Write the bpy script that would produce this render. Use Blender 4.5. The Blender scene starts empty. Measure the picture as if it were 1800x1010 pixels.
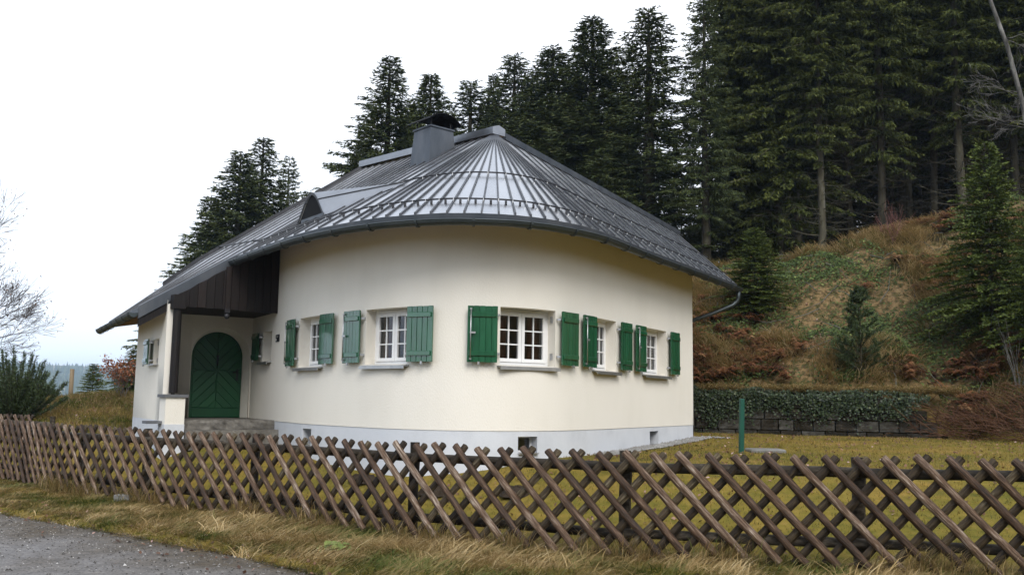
import bpy, bmesh, math, random
import numpy as np
from mathutils import Vector, Matrix
random.seed(7); RNG = np.random.default_rng(11)
scene = bpy.context.scene
COL = scene.collection

# ------------------------------------------------------------------ camera
FPX, PITCH, ROLL, EYE = 1614.0, math.radians(7.0), 0.015, 1.7
cam_d = bpy.data.cameras.new('camera'); cam = bpy.data.objects.new('camera', cam_d); COL.objects.link(cam)
cam_d.sensor_width = 36.0; cam_d.lens = FPX / 1800 * 36; cam_d.clip_start = 0.05; cam_d.clip_end = 12000
cam.matrix_world = Matrix.Translation((0, 0, EYE)) @ Matrix.Rotation(math.pi/2 + PITCH, 4, 'X') @ Matrix.Rotation(ROLL, 4, 'Z')
scene.camera = cam

# ------------------------------------------------------------------ world, sun, exposure
SUN_EL, SUN_AZ = math.radians(42), math.radians(166)      # azimuth from +Y towards +X: behind the camera, to the left
world = bpy.data.worlds.new('World'); scene.world = world; world.use_nodes = True
wn, wl = world.node_tree.nodes, world.node_tree.links
wn.clear()
w_out = wn.new('ShaderNodeOutputWorld'); w_bg = wn.new('ShaderNodeBackground')
w_sky = wn.new('ShaderNodeTexSky'); w_sky.sky_type = 'NISHITA'; w_sky.sun_disc = False
w_sky.sun_elevation = SUN_EL; w_sky.sun_rotation = SUN_AZ; w_sky.altitude = 900; w_sky.dust_density = 3.0
w_hsv = wn.new('ShaderNodeHueSaturation'); w_hsv.inputs['Saturation'].default_value = 0.55
w_mix = wn.new('ShaderNodeMix'); w_mix.data_type = 'RGBA'; w_mix.inputs[0].default_value = 0.82
w_tc = wn.new('ShaderNodeTexCoord'); w_no = wn.new('ShaderNodeTexNoise'); w_no.inputs['Scale'].default_value = 1.3
w_no.inputs['Detail'].default_value = 4
w_rmp = wn.new('ShaderNodeValToRGB')
w_rmp.color_ramp.elements[0].position = 0.35; w_rmp.color_ramp.elements[0].color = (7.2, 8.2, 9.8, 1)
w_rmp.color_ramp.elements[1].position = 0.65; w_rmp.color_ramp.elements[1].color = (10.4, 10.7, 11.2, 1)
wl.new(w_tc.outputs['Generated'], w_no.inputs['Vector']); wl.new(w_no.outputs[0], w_rmp.inputs[0])
wl.new(w_sky.outputs[0], w_hsv.inputs['Color']); wl.new(w_hsv.outputs[0], w_mix.inputs[6])
wl.new(w_rmp.outputs[0], w_mix.inputs[7]); wl.new(w_mix.outputs[2], w_bg.inputs[0])
w_bg.inputs[1].default_value = 0.09; wl.new(w_bg.outputs[0], w_out.inputs[0])
sun_d = bpy.data.lights.new('sun', 'SUN'); sun_d.energy = 1.5; sun_d.angle = math.radians(32); sun_d.color = (1, .96, .9)
sun = bpy.data.objects.new('sun', sun_d); COL.objects.link(sun)
sd = Vector((math.sin(SUN_AZ)*math.cos(SUN_EL), math.cos(SUN_AZ)*math.cos(SUN_EL), math.sin(SUN_EL)))
sun.rotation_euler = sd.to_track_quat('Z', 'Y').to_euler()
vs = scene.view_settings; vs.view_transform = 'Standard'; vs.look = 'None'; vs.exposure = 0.80; vs.gamma = 1.0; vs.use_curve_mapping = False
scene.cycles.use_denoising = True; scene.cycles.max_bounces = 6; scene.cycles.transparent_max_bounces = 8
scene.cycles.volume_bounces = 2; scene.cycles.caustics_reflective = False; scene.cycles.caustics_refractive = False

# ------------------------------------------------------------------ helpers
def ray(x, y):
    a = (x-900)/FPX; b = (505-y)/FPX; c, s = math.cos(ROLL), math.sin(ROLL)
    a, b = a*c - b*s, a*s + b*c
    return Vector((a, math.cos(PITCH) - b*math.sin(PITCH), math.sin(PITCH) + b*math.cos(PITCH)))
def PY(x, y, Y):
    r = ray(x, y); t = Y/r.y; return Vector((r.x*t, Y, EYE + r.z*t))
def PZ(x, y, z):
    r = ray(x, y); t = (z-EYE)/r.z; return Vector((r.x*t, r.y*t, z))
def proj(p):
    X, Y, Z = p[0], p[1], p[2]-EYE
    d = Y*math.cos(PITCH) + Z*math.sin(PITCH); b = (Z*math.cos(PITCH) - Y*math.sin(PITCH))/d; a = X/d
    c, s = math.cos(ROLL), math.sin(ROLL)
    a, b = a*c + b*s, -a*s + b*c
    return 900 + a*FPX, 505 - b*FPX

def tag(o, label=None, cat=None, group=None, kind=None):
    if label: o['label'] = label
    if cat: o['category'] = cat
    if group: o['group'] = group
    if kind: o['kind'] = kind
    return o
def empty(name, loc=(0, 0, 0), rz=0.0, parent=None):
    o = bpy.data.objects.new(name, None); COL.objects.link(o); o.location = loc; o.rotation_euler = (0, 0, rz)
    o.empty_display_size = .2
    if parent: o.parent = parent
    return o
def link(name, me, parent=None, loc=None, mw=None):
    o = bpy.data.objects.new(name, me); COL.objects.link(o)
    if parent: o.parent = parent
    if loc is not None: o.location = loc
    if mw is not None: o.matrix_local = mw
    return o

class MB:
    """collects polygons; build() makes one mesh object"""
    def __init__(s): s.v = []; s.f = []; s.sm = []
    def add(s, vs, fs, smooth=False):
        n = len(s.v); s.v += [tuple(v) for v in vs]
        for f in fs: s.f.append(tuple(i+n for i in f)); s.sm.append(smooth)
        return s
    def quad(s, *vs, smooth=False): return s.add(vs, [tuple(range(len(vs)))], smooth)
    def box(s, c, sz, ax=None, bev=0):
        """box with centre c, full sizes sz, axes ax (3 vectors)"""
        c = Vector(c); ax = ax or (Vector((1, 0, 0)), Vector((0, 1, 0)), Vector((0, 0, 1)))
        h = [sz[i]/2 for i in range(3)]
        if bev <= 0:
            vs = [c + ax[0]*(h[0]*a) + ax[1]*(h[1]*b) + ax[2]*(h[2]*d) for a in (-1, 1) for b in (-1, 1) for d in (-1, 1)]
            return s.add(vs, [(0, 1, 3, 2), (4, 6, 7, 5), (0, 4, 5, 1), (2, 3, 7, 6), (0, 2, 6, 4), (1, 5, 7, 3)])
        # bevelled along the third axis faces: octagonal rings
        rings = []
        for (ins, d) in ((bev, -h[2]), (0, -h[2]+bev), (0, h[2]-bev), (bev, h[2])):
            r = []
            for (a, b) in ((1, 1), (-1, 1), (-1, -1), (1, -1)):
                x, y = a*(h[0]-ins), b*(h[1]-ins)
                p1 = (x - a*bev, y); p2 = (x, y - b*bev)
                r += [p1, p2] if a*b < 0 else [p2, p1]
            rings.append([c + ax[0]*p[0] + ax[1]*p[1] + ax[2]*d for p in r])
        vs = sum(rings, []); fs = [tuple(range(7, -1, -1)), tuple(range(24, 32))]
        for k in range(3):
            for i in range(8): fs.append((k*8+i, k*8+(i+1) % 8, k*8+8+(i+1) % 8, k*8+8+i))
        return s.add(vs, fs)
    def tube(s, pts, rad, n=8, cap=True, smooth=True):
        pts = [Vector(p) for p in pts]; m = len(pts)
        if not hasattr(rad, '__len__'): rad = [rad]*m
        vs = []; prev = None
        for i, p in enumerate(pts):
            d = (pts[min(i+1, m-1)] - pts[max(i-1, 0)]); d = d.normalized() if d.length > 1e-9 else Vector((0, 0, 1))
            if prev is None:
                a = d.cross(Vector((0, 0, 1)) if abs(d.z) < .9 else Vector((1, 0, 0))).normalized()
            else:
                a = prev - d*prev.dot(d); a.normalize()
            b = d.cross(a); prev = a
            for k in range(n):
                an = 2*math.pi*k/n; vs.append(p + a*(rad[i]*math.cos(an)) + b*(rad[i]*math.sin(an)))
        fs = []
        for i in range(m-1):
            for k in range(n): fs.append((i*n+k, i*n+(k+1) % n, (i+1)*n+(k+1) % n, (i+1)*n+k))
        if cap: fs += [tuple(range(n-1, -1, -1)), tuple(range((m-1)*n, m*n))]
        return s.add(vs, fs, smooth)
    def strip(s, A, B, smooth=False):
        n = len(A); vs = list(A)+list(B)
        return s.add(vs, [(i, i+1, n+i+1, n+i) for i in range(n-1)], smooth)
    def mesh(s, name, m, weld=False):
        me = bpy.data.meshes.new(name); me.from_pydata(s.v, [], s.f)
        me.polygons.foreach_set('use_smooth', s.sm); me.update()
        if m: me.materials.append(m)
        if weld:
            bm = bmesh.new(); bm.from_mesh(me); bmesh.ops.remove_doubles(bm, verts=bm.verts, dist=1e-4); bm.to_mesh(me); bm.free(); me.set_sharp_from_angle(angle=math.radians(28))
        return me
    def build(s, name, m, parent=None, **k): return link(name, s.mesh(name, m), parent, **k)

def np_mesh(name, V, Fa, mat, tint=None, smooth=False):
    me = bpy.data.meshes.new(name); V = np.ascontiguousarray(V, np.float32); Fa = np.ascontiguousarray(Fa, np.int32)
    n, k = Fa.shape
    me.vertices.add(len(V)); me.vertices.foreach_set('co', V.ravel())
    me.loops.add(n*k); me.loops.foreach_set('vertex_index', Fa.ravel())
    me.polygons.add(n); me.polygons.foreach_set('loop_start', np.arange(n, dtype=np.int32)*k)
    me.polygons.foreach_set('loop_total', np.full(n, k, np.int32))
    if smooth: me.polygons.foreach_set('use_smooth', np.ones(n, bool))
    if tint is not None:
        at = me.attributes.new('tint', 'FLOAT', 'POINT'); at.data.foreach_set('value', np.ascontiguousarray(tint, np.float32))
    me.update(calc_edges=True); me.validate()
    if mat: me.materials.append(mat)
    return me

def catmull(pts, step):
    P = [Vector(p) for p in pts]; P = [2*P[0]-P[1]] + P + [2*P[-1]-P[-2]]; out = []
    for i in range(1, len(P)-2):
        n = max(2, int((P[i+1]-P[i]).length/step*2))
        for j in range(n):
            t = j/n; a, b, c, d = P[i-1], P[i], P[i+1], P[i+2]
            out.append(.5*((2*b) + (c-a)*t + (2*a-5*b+4*c-d)*t*t + (3*b-a-3*c+d)*t**3))
    out.append(P[-2]); return out
class Path:
    """arc-length polyline in plan or space"""
    def __init__(s, pts):
        s.p = [Vector(p) for p in pts]; s.L = [0.0]
        for a, b in zip(s.p, s.p[1:]): s.L.append(s.L[-1] + (b-a).length)
        s.len = s.L[-1]
    def at(s, u):
        if u <= 0: return s.p[0] + (s.p[0]-s.p[1]).normalized()*(-u)
        if u >= s.len: return s.p[-1] + (s.p[-1]-s.p[-2]).normalized()*(u-s.len)
        lo = int(np.searchsorted(s.L, u)) - 1; lo = max(0, min(lo, len(s.p)-2))
        t = (u-s.L[lo])/max(1e-9, s.L[lo+1]-s.L[lo]); return s.p[lo].lerp(s.p[lo+1], t)
    def tan(s, u, e=.12): return (s.at(u+e)-s.at(u-e)).normalized()
    def near(s, q):
        q = Vector(q); return min(range(len(s.p)), key=lambda i: (s.p[i]-q).length)
    def u_near(s, q): return s.L[s.near(q)]

# ------------------------------------------------------------------ materials
def new_mat(name):
    m = bpy.data.materials.new(name); m.use_nodes = True; nt = m.node_tree
    return m, nt.nodes, nt.links, nt.nodes['Principled BSDF']
def ramp(n, stops):
    r = n.new('ShaderNodeValToRGB'); e = r.color_ramp.elements
    while len(e) < len(stops): e.new(.5)
    for x, (p, c) in zip(e, stops): x.position = p; x.color = (*c, 1)
    return r
def mat(name, stops, scale=4.0, rough=.7, spec=.3, metal=0.0, bump=0.0, bscale=None, stretch=None, detail=6, objrand=0.0, coord='Object', rough_var=0.0, coat=0.0):
    """stops: colour ramp over fbm noise. stretch: mapping scale (grain)."""
    m, n, l, b = new_mat(name)
    tc = n.new('ShaderNodeTexCoord'); mp = n.new('ShaderNodeMapping'); l.new(tc.outputs[coord], mp.inputs[0])
    if stretch: mp.inputs['Scale'].default_value = stretch
    no = n.new('ShaderNodeTexNoise'); no.inputs['Scale'].default_value = scale; no.inputs['Detail'].default_value = detail
    no.inputs['Roughness'].default_value = .62
    if objrand > 0:
        oi = n.new('ShaderNodeObjectInfo'); cx = n.new('ShaderNodeCombineXYZ'); mu = n.new('ShaderNodeMath'); mu.operation = 'MULTIPLY'; mu.inputs[1].default_value = 37.0
        l.new(oi.outputs['Random'], mu.inputs[0]); l.new(mu.outputs[0], cx.inputs[0]); l.new(mu.outputs[0], cx.inputs[1]); l.new(cx.outputs[0], mp.inputs['Location'])
    l.new(mp.outputs[0], no.inputs['Vector'])
    r = ramp(n, stops); fac = no.outputs[0]
    if objrand > 0:
        ma = n.new('ShaderNodeMath'); ma.operation = 'MULTIPLY_ADD'; ma.inputs[1].default_value = objrand; ma.inputs[2].default_value = -objrand/2
        ad = n.new('ShaderNodeMath'); ad.operation = 'ADD'; l.new(oi.outputs['Random'], ma.inputs[0]); l.new(ma.outputs[0], ad.inputs[0]); l.new(no.outputs[0], ad.inputs[1]); fac = ad.outputs[0]
    l.new(fac, r.inputs[0]); l.new(r.outputs[0], b.inputs['Base Color'])
    b.inputs['Roughness'].default_value = rough; b.inputs['Specular IOR Level'].default_value = spec; b.inputs['Metallic'].default_value = metal
    if coat: b.inputs['Coat Weight'].default_value = coat; b.inputs['Coat Roughness'].default_value = .08; b.inputs['Coat IOR'].default_value = 1.9
    if rough_var:
        mr = n.new('ShaderNodeMapRange'); mr.inputs['To Min'].default_value = rough-rough_var; mr.inputs['To Max'].default_value = rough+rough_var
        mr.inputs['From Min'].default_value = .3; mr.inputs['From Max'].default_value = .7
        l.new(no.outputs[0], mr.inputs[0]); l.new(mr.outputs[0], b.inputs['Roughness'])
    if bump > 0:
        n2 = n.new('ShaderNodeTexNoise'); n2.inputs['Scale'].default_value = bscale or scale*3; n2.inputs['Detail'].default_value = 5
        l.new(mp.outputs[0], n2.inputs['Vector']); bp = n.new('ShaderNodeBump'); bp.inputs['Strength'].default_value = bump; bp.inputs['Distance'].default_value = .02
        l.new(n2.outputs[0], bp.inputs['Height']); l.new(bp.outputs[0], b.inputs['Normal'])
    return m
def leaf_mat(name, stops, rough=.6, spec=.25, transl=.0):
    """colour from the per-blade 'tint' attribute"""
    m, n, l, b = new_mat(name)
    a = n.new('ShaderNodeAttribute'); a.attribute_name = 'tint'; r = ramp(n, stops); l.new(a.outputs['Fac'], r.inputs[0])
    l.new(r.outputs[0], b.inputs['Base Color']); b.inputs['Roughness'].default_value = rough; b.inputs['Specular IOR Level'].default_value = spec
    if transl > 0:
        tr = n.new('ShaderNodeBsdfTranslucent'); mx = n.new('ShaderNodeMixShader'); mx.inputs[0].default_value = transl
        l.new(r.outputs[0], tr.inputs[0]); l.new(b.outputs[0], mx.inputs[1]); l.new(tr.outputs[0], mx.inputs[2]); l.new(mx.outputs[0], n['Material Output'].inputs[0])
    return m
M = {}
M['plaster'] = mat('plaster', [(.25, (.755, .715, .635)), (.5, (.80, .76, .68)), (.75, (.825, .785, .71))], 1.1, .9, .12, bump=.3, bscale=90, stretch=(1, 1, .35))
M['plinth'] = mat('plinth', [(.28, (.53, .55, .585)), (.5, (.60, .62, .655)), (.72, (.64, .66, .695))], 2.0, .85, .15, bump=.22, bscale=80)
M['green'] = mat('shutter_green', [(.28, (.003, .060, .022)), (.5, (.006, .082, .032)), (.72, (.012, .105, .045))], 3, .36, .4, bump=.08, bscale=25, stretch=(6, 6, 1), objrand=.3, coat=.8)
M['door_green'] = mat('door_green', [(.3, (.008, .070, .026)), (.7, (.016, .098, .038))], 4, .4, .45, bump=.1, bscale=30, objrand=.4)
M['white'] = mat('white_paint', [(.3, (.78, .78, .78)), (.7, (.84, .84, .83))], 4, .4, .4)
M['roof'] = mat('roof_metal', [(.25, (.45, .455, .475)), (.5, (.52, .525, .54)), (.75, (.58, .58, .595))], 1.1, .29, .5, metal=.92, bump=.10, bscale=2.2, objrand=.25, rough_var=.07)
M['cap'] = mat('ridge_zinc', [(.3, (.20, .21, .23)), (.7, (.30, .31, .33))], 2, .32, .5, metal=.9, bump=.08)
M['tail'] = mat('dormer_metal', [(.3, (.30, .305, .32)), (.7, (.39, .395, .41))], 1.2, .42, .5, metal=.92, bump=.12, bscale=2.5)
M['roof_seam'] = mat('roof_seam', [(.3, (.07, .073, .08)), (.7, (.12, .123, .13))], 3, .45, .5, metal=.8)
M['zinc'] = mat('zinc', [(.25, (.060, .070, .082)), (.5, (.095, .105, .12)), (.75, (.145, .15, .16))], 2.2, .5, .5, metal=.75, bump=.1, bscale=3, stretch=(1, 1, .35))
M['gutter'] = mat('gutter_zinc', [(.3, (.048, .060, .064)), (.7, (.085, .098, .102))], 2.5, .45, .5, metal=.7, bump=.05)
M['dark_metal'] = mat('dark_metal', [(.3, (.025, .026, .03)), (.7, (.05, .05, .055))], 4, .5, .4, metal=.5)
M['steel'] = mat('galvanised_steel', [(.3, (.42, .43, .44)), (.7, (.58, .58, .58))], 8, .35, .5, metal=.85)
M['dark_wood'] = mat('dark_wood', [(.3, (.006, .0042, .004)), (.7, (.018, .012, .0105))], 3, .6, .3, bump=.3, bscale=8, stretch=(9, 9, .6), objrand=.35)
M['stone'] = mat('step_stone', [(.3, (.085, .078, .068)), (.5, (.15, .138, .12)), (.72, (.22, .205, .18))], 6, .85, .25, bump=.9, bscale=18)
M['slab'] = mat('slate_slab', [(.3, (.10, .105, .115)), (.7, (.15, .155, .165))], 5, .7, .3, bump=.2)
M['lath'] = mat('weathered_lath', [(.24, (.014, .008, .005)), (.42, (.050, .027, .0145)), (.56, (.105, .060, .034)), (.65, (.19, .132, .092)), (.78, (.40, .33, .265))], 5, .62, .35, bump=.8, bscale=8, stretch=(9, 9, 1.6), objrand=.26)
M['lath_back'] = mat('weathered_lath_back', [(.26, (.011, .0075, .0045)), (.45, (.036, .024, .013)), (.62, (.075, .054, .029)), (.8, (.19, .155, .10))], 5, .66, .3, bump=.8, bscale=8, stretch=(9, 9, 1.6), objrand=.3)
M['rail'] = mat('weathered_rail', [(.3, (.016, .012, .008)), (.55, (.040, .031, .021)), (.78, (.12, .10, .075))], 4, .75, .25, bump=.5, bscale=9, stretch=(1, 6, 6), objrand=.2)
M['concrete'] = mat('concrete', [(.3, (.13, .128, .12)), (.7, (.24, .235, .22))], 6, .9, .2, bump=.4)
M['gravel_stone'] = mat('pebble', [(.3, (.22, .215, .205)), (.7, (.48, .47, .45))], 3, .85, .2, objrand=.5)
M['wall_block'] = mat('mossy_block', [(.28, (.016, .014, .009)), (.45, (.034, .028, .021)), (.6, (.055, .052, .044)), (.8, (.11, .105, .095))], 2.6, .9, .2, bump=.8, bscale=14, objrand=.35)
M['post_green'] = mat('green_post', [(.3, (.006, .06, .04)), (.7, (.010, .08, .055))], 5, .45, .4)
M['bark'] = mat('spruce_bark', [(.28, (.022, .019, .013)), (.5, (.055, .049, .034)), (.66, (.090, .083, .056)), (.8, (.14, .135, .115))], 3.2, .9, .15, bump=.9, bscale=10, stretch=(1, 1, .35), objrand=.25)
M['birch'] = mat('birch_bark', [(.3, (.035, .032, .028)), (.5, (.12, .115, .105)), (.7, (.27, .26, .24))], 5, .75, .2, bump=.4, stretch=(1, 1, .3))
M['twig'] = mat('grey_twig', [(.3, (.06, .05, .045)), (.7, (.14, .12, .11))], 4, .9, .1)
M['dead_twig'] = mat('dead_twig', [(.3, (.055, .05, .04)), (.7, (.16, .155, .13))], 2, .9, .1)
M['red_twig'] = mat('red_twig', [(.3, (.13, .055, .05)), (.7, (.25, .13, .11))], 4, .8, .2)
M['brush'] = mat('dead_stem', [(.3, (.030, .014, .009)), (.5, (.085, .040, .022)), (.75, (.19, .115, .07))], 3, .85, .15)
M['soil'] = mat('soil', [(.3, (.018, .013, .009)), (.7, (.05, .037, .026))], 9, .95, .1, bump=1.0, bscale=22)
M['void'] = mat('flat_black', [(.3, (.008, .008, .009)), (.7, (.014, .014, .015))], 4, .8, .1)  # black of the chimney cap, and painted darkness inside the dormer opening
M['soffit'] = mat('soffit_wood', [(.3, (.17, .095, .04)), (.7, (.26, .15, .065))], 3, .7, .25, stretch=(8, 8, 1))
M['pole'] = mat('pole_wood', [(.3, (.14, .10, .06)), (.7, (.27, .21, .135))], 4, .85, .2, bump=.3, stretch=(6, 6, .5))
M['curtain'] = mat('curtain', [(.3, (.13, .035, .02)), (.7, (.24, .085, .05))], 3, .9, .1, stretch=(12, 12, .4))
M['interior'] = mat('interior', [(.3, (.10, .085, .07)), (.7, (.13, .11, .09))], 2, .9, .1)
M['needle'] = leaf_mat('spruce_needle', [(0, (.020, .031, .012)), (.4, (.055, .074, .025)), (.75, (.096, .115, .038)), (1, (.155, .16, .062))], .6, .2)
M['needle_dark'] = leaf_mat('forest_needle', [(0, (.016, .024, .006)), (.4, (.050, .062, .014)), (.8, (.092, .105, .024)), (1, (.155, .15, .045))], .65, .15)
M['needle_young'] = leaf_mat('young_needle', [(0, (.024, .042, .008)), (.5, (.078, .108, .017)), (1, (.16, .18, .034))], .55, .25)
M['needle_pine'] = leaf_mat('pine_needle', [(0, (.014, .028, .010)), (.5, (.042, .066, .021)), (1, (.095, .12, .045))], .5, .3)
M['beech_leaf'] = leaf_mat('beech_leaf', [(0, (.10, .032, .016)), (.5, (.22, .080, .036)), (1, (.36, .17, .085))], .6, .25, .25)
M['straw'] = leaf_mat('dry_grass', [(0, (.058, .090, .016)), (.22, (.13, .148, .032)), (.42, (.22, .178, .066)), (.68, (.33, .230, .096)), (.88, (.47, .33, .15)), (1, (.60, .47, .26))], .7, .2, .3)
M['lawn_blade'] = leaf_mat('lawn_grass', [(0, (.056, .064, .016)), (.35, (.145, .125, .030)), (.65, (.235, .16, .048)), (1, (.36, .23, .09))], .7, .2, .15)
M['ground_leaf'] = leaf_mat('ground_leaf', [(0, (.024, .036, .010)), (.45, (.060, .090, .022)), (.8, (.115, .155, .040)), (1, (.20, .24, .07))], .6, .2, .1)
M['ivy'] = leaf_mat('ivy_leaf', [(0, (.012, .018, .008)), (.5, (.026, .042, .016)), (.85, (.050, .075, .028)), (1, (.11, .125, .06))], .5, .3)
M['bracken'] = leaf_mat('bracken', [(0, (.045, .019, .011)), (.5, (.14, .055, .024)), (.85, (.24, .105, .045)), (1, (.34, .20, .10))], .75, .15, .1)
M['heath'] = leaf_mat('heath', [(0, (.030, .026, .012)), (.4, (.072, .054, .026)), (.75, (.10, .088, .034)), (1, (.15, .15, .05))], .75, .15)
M['litter'] = leaf_mat('leaf_litter', [(0, (.040, .022, .014)), (.45, (.115, .055, .030)), (.75, (.20, .105, .060)), (.92, (.28, .17, .12)), (1, (.42, .28, .26))], .6, .25)
M['grit'] = leaf_mat('grit', [(0, (.03, .026, .022)), (.5, (.12, .11, .10)), (.9, (.28, .265, .25)), (1, (.5, .48, .45))], .85, .2)
mg, n, l, b = new_mat('window_glass')
n.remove(b); gl = n.new('ShaderNodeBsdfGlossy'); gl.inputs['Roughness'].default_value = .01; gl.inputs['Color'].default_value = (.95, .97, 1, 1)
trn = n.new('ShaderNodeBsdfTransparent'); trn.inputs[0].default_value = (.62, .64, .63, 1); fr = n.new('ShaderNodeFresnel'); fr.inputs[0].default_value = 1.75
mx = n.new('ShaderNodeMixShader'); l.new(fr.outputs[0], mx.inputs[0]); l.new(trn.outputs[0], mx.inputs[1]); l.new(gl.outputs[0], mx.inputs[2]); l.new(mx.outputs[0], n['Material Output'].inputs[0])
M['glass'] = mg

# ground: lawn / hillside / far meadow by the sheet's own 'zone' colours
def ground_material():
    m, n, l, b = new_mat('ground')
    g = n.new('ShaderNodeNewGeometry')
    def noise(s, d=6):
        q = n.new('ShaderNodeTexNoise'); q.inputs['Scale'].default_value = s; q.inputs['Detail'].default_value = d; q.inputs['Roughness'].default_value = .65
        l.new(g.outputs['Position'], q.inputs['Vector']); return q
    na, nb, nc = noise(.8), noise(5.5, 8), noise(.012, 4)
    lawn = ramp(n, [(.30, (.07, .062, .014)), (.45, (.155, .115, .022)), (.58, (.22, .150, .032)), (.72, (.29, .185, .058))]); l.new(nb.outputs[0], lawn.inputs[0])
    lawn2 = ramp(n, [(.36, (.075, .092, .014)), (.5, (.14, .122, .020)), (.64, (.25, .16, .036))]); l.new(na.outputs[0], lawn2.inputs[0])
    lm = n.new('ShaderNodeMix'); lm.data_type = 'RGBA'; lm.inputs[0].default_value = .45; l.new(lawn.outputs[0], lm.inputs[6]); l.new(lawn2.outputs[0], lm.inputs[7])
    hill = ramp(n, [(.3, (.028, .020, .012)), (.42, (.062, .062, .022)), (.5, (.12, .080, .038)), (.6, (.22, .150, .07)), (.72, (.10, .040, .020))]); l.new(nb.outputs[0], hill.inputs[0])
    far = ramp(n, [(.35, (.17, .15, .085)), (.65, (.27, .225, .13))]); l.new(nc.outputs[0], far.inputs[0])
    at = n.new('ShaderNodeAttribute'); at.attribute_name = 'zone'; sp = n.new('ShaderNodeSeparateColor'); l.new(at.outputs['Color'], sp.inputs[0])
    m1 = n.new('ShaderNodeMix'); m1.data_type = 'RGBA'; l.new(sp.outputs[0], m1.inputs[0]); l.new(lm.outputs[2], m1.inputs[6]); l.new(hill.outputs[0], m1.inputs[7])
    m2 = n.new('ShaderNodeMix'); m2.data_type = 'RGBA'; l.new(sp.outputs[1], m2.inputs[0]); l.new(m1.outputs[2], m2.inputs[6]); l.new(far.outputs[0], m2.inputs[7])
    l.new(m2.outputs[2], b.inputs['Base Color']); b.inputs['Roughness'].default_value = .95; b.inputs['Specular IOR Level'].default_value = .1
    bp = n.new('ShaderNodeBump'); bp.inputs['Strength'].default_value = .8; bp.inputs['Distance'].default_value = .05; l.new(nb.outputs[0], bp.inputs['Height']); l.new(bp.outputs[0], b.inputs['Normal'])
    return m
M['ground'] = ground_material()
def road_material():
    m, n, l, b = new_mat('road')
    g = n.new('ShaderNodeNewGeometry')
    def noise(s, d=6):
        q = n.new('ShaderNodeTexNoise'); q.inputs['Scale'].default_value = s; q.inputs['Detail'].default_value = d; q.inputs['Roughness'].default_value = .6
        l.new(g.outputs['Position'], q.inputs['Vector']); return q
    n1, n2, n3 = noise(.9), noise(34, 5), noise(5, 8)
    r1 = ramp(n, [(.3, (.115, .106, .100)), (.55, (.158, .147, .139)), (.72, (.20, .185, .172))]); l.new(n3.outputs[0], r1.inputs[0])
    dirt = ramp(n, [(.3, (.052, .040, .026)), (.7, (.105, .082, .055))]); l.new(n3.outputs[0], dirt.inputs[0])
    at = n.new('ShaderNodeAttribute'); at.attribute_name = 'edge'
    ad = n.new('ShaderNodeMath'); ad.operation = 'MULTIPLY_ADD'; ad.inputs[1].default_value = 1.4; l.new(n1.outputs[0], ad.inputs[0]); l.new(at.outputs['Fac'], ad.inputs[2])
    mr = n.new('ShaderNodeMapRange'); mr.inputs['From Min'].default_value = .82; mr.inputs['From Max'].default_value = 1.5; l.new(ad.outputs[0], mr.inputs[0])
    m1 = n.new('ShaderNodeMix'); m1.data_type = 'RGBA'; l.new(mr.outputs[0], m1.inputs[0]); l.new(r1.outputs[0], m1.inputs[6]); l.new(dirt.outputs[0], m1.inputs[7])
    sk = ramp(n, [(.38, (.40, .40, .40)), (.46, (.92, .92, .92)), (.58, (1.05, 1.05, 1.05)), (.66, (1.5, 1.48, 1.45))]); l.new(n2.outputs[0], sk.inputs[0])
    mm = n.new('ShaderNodeMix'); mm.data_type = 'RGBA'; mm.blend_type = 'MULTIPLY'; mm.inputs[0].default_value = .8; l.new(m1.outputs[2], mm.inputs[6]); l.new(sk.outputs[0], mm.inputs[7])
    l.new(mm.outputs[2], b.inputs['Base Color'])
    rr = n.new('ShaderNodeMapRange'); rr.inputs['From Min'].default_value = .35; rr.inputs['From Max'].default_value = .65; rr.inputs['To Min'].default_value = .6; rr.inputs['To Max'].default_value = .92
    l.new(n1.outputs[0], rr.inputs[0]); l.new(rr.outputs[0], b.inputs['Roughness']); b.inputs['Specular IOR Level'].default_value = .4
    bp = n.new('ShaderNodeBump'); bp.inputs['Strength'].default_value = .5; bp.inputs['Distance'].default_value = .02; l.new(n2.outputs[0], bp.inputs['Height']); l.new(bp.outputs[0], b.inputs['Normal'])
    return m
M['road'] = road_material()

# ------------------------------------------------------------------ terrain
FENCE = Path(catmull([(-13.2, 20.6), (-10.0, 18.2), (-7.85, 16.15), (-5.95, 14.65), (-3.72, 13.1), (-2.5, 12.2), (-1.35, 11.36), (.03, 10.53), (1.26, 10.03), (2.46, 9.78), (3.68, 9.4), (5.4, 8.9), (7.3, 8.3)], .15))
fx = np.array([p.x for p in FENCE.p]); fy = np.array([p.y for p in FENCE.p])
ROADX = np.array([-60., -25, -12, -7.18, -4.9, -3.02, -2.07, -1.4, -.4, 2, 8, 30]); ROADY = np.array([58., 27.5, 17.2, 13.27, 11.65, 10.2, 9.35, 8.65, 7.9, 6.6, 4.8, 1.0])
TOE = np.array([(-60., 60.), (-30., 40.), (-10., 31.5), (0., 26.5), (4.55, 23.75), (10.45, 21.9), (12.3, 18.6), (14.5, 13.), (18., 4.), (24., -12.)])
def seg_dist(X, Y, P):
    """distance to polyline and the sign (+ on the left side of its direction, here: behind) """
    best = np.full(X.shape, 1e9); sg = np.zeros(X.shape)
    for (ax, ay), (bx, by) in zip(P[:-1], P[1:]):
        dx, dy = bx-ax, by-ay; t = np.clip(((X-ax)*dx + (Y-ay)*dy)/(dx*dx+dy*dy), 0, 1)
        d = np.hypot(X-ax-t*dx, Y-ay-t*dy); c = dx*(Y-ay) - dy*(X-ax)
        k = d < best - 1e-9; best = np.where(k, d, best); sg = np.where(k, np.sign(c), sg)
    return best*sg
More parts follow.
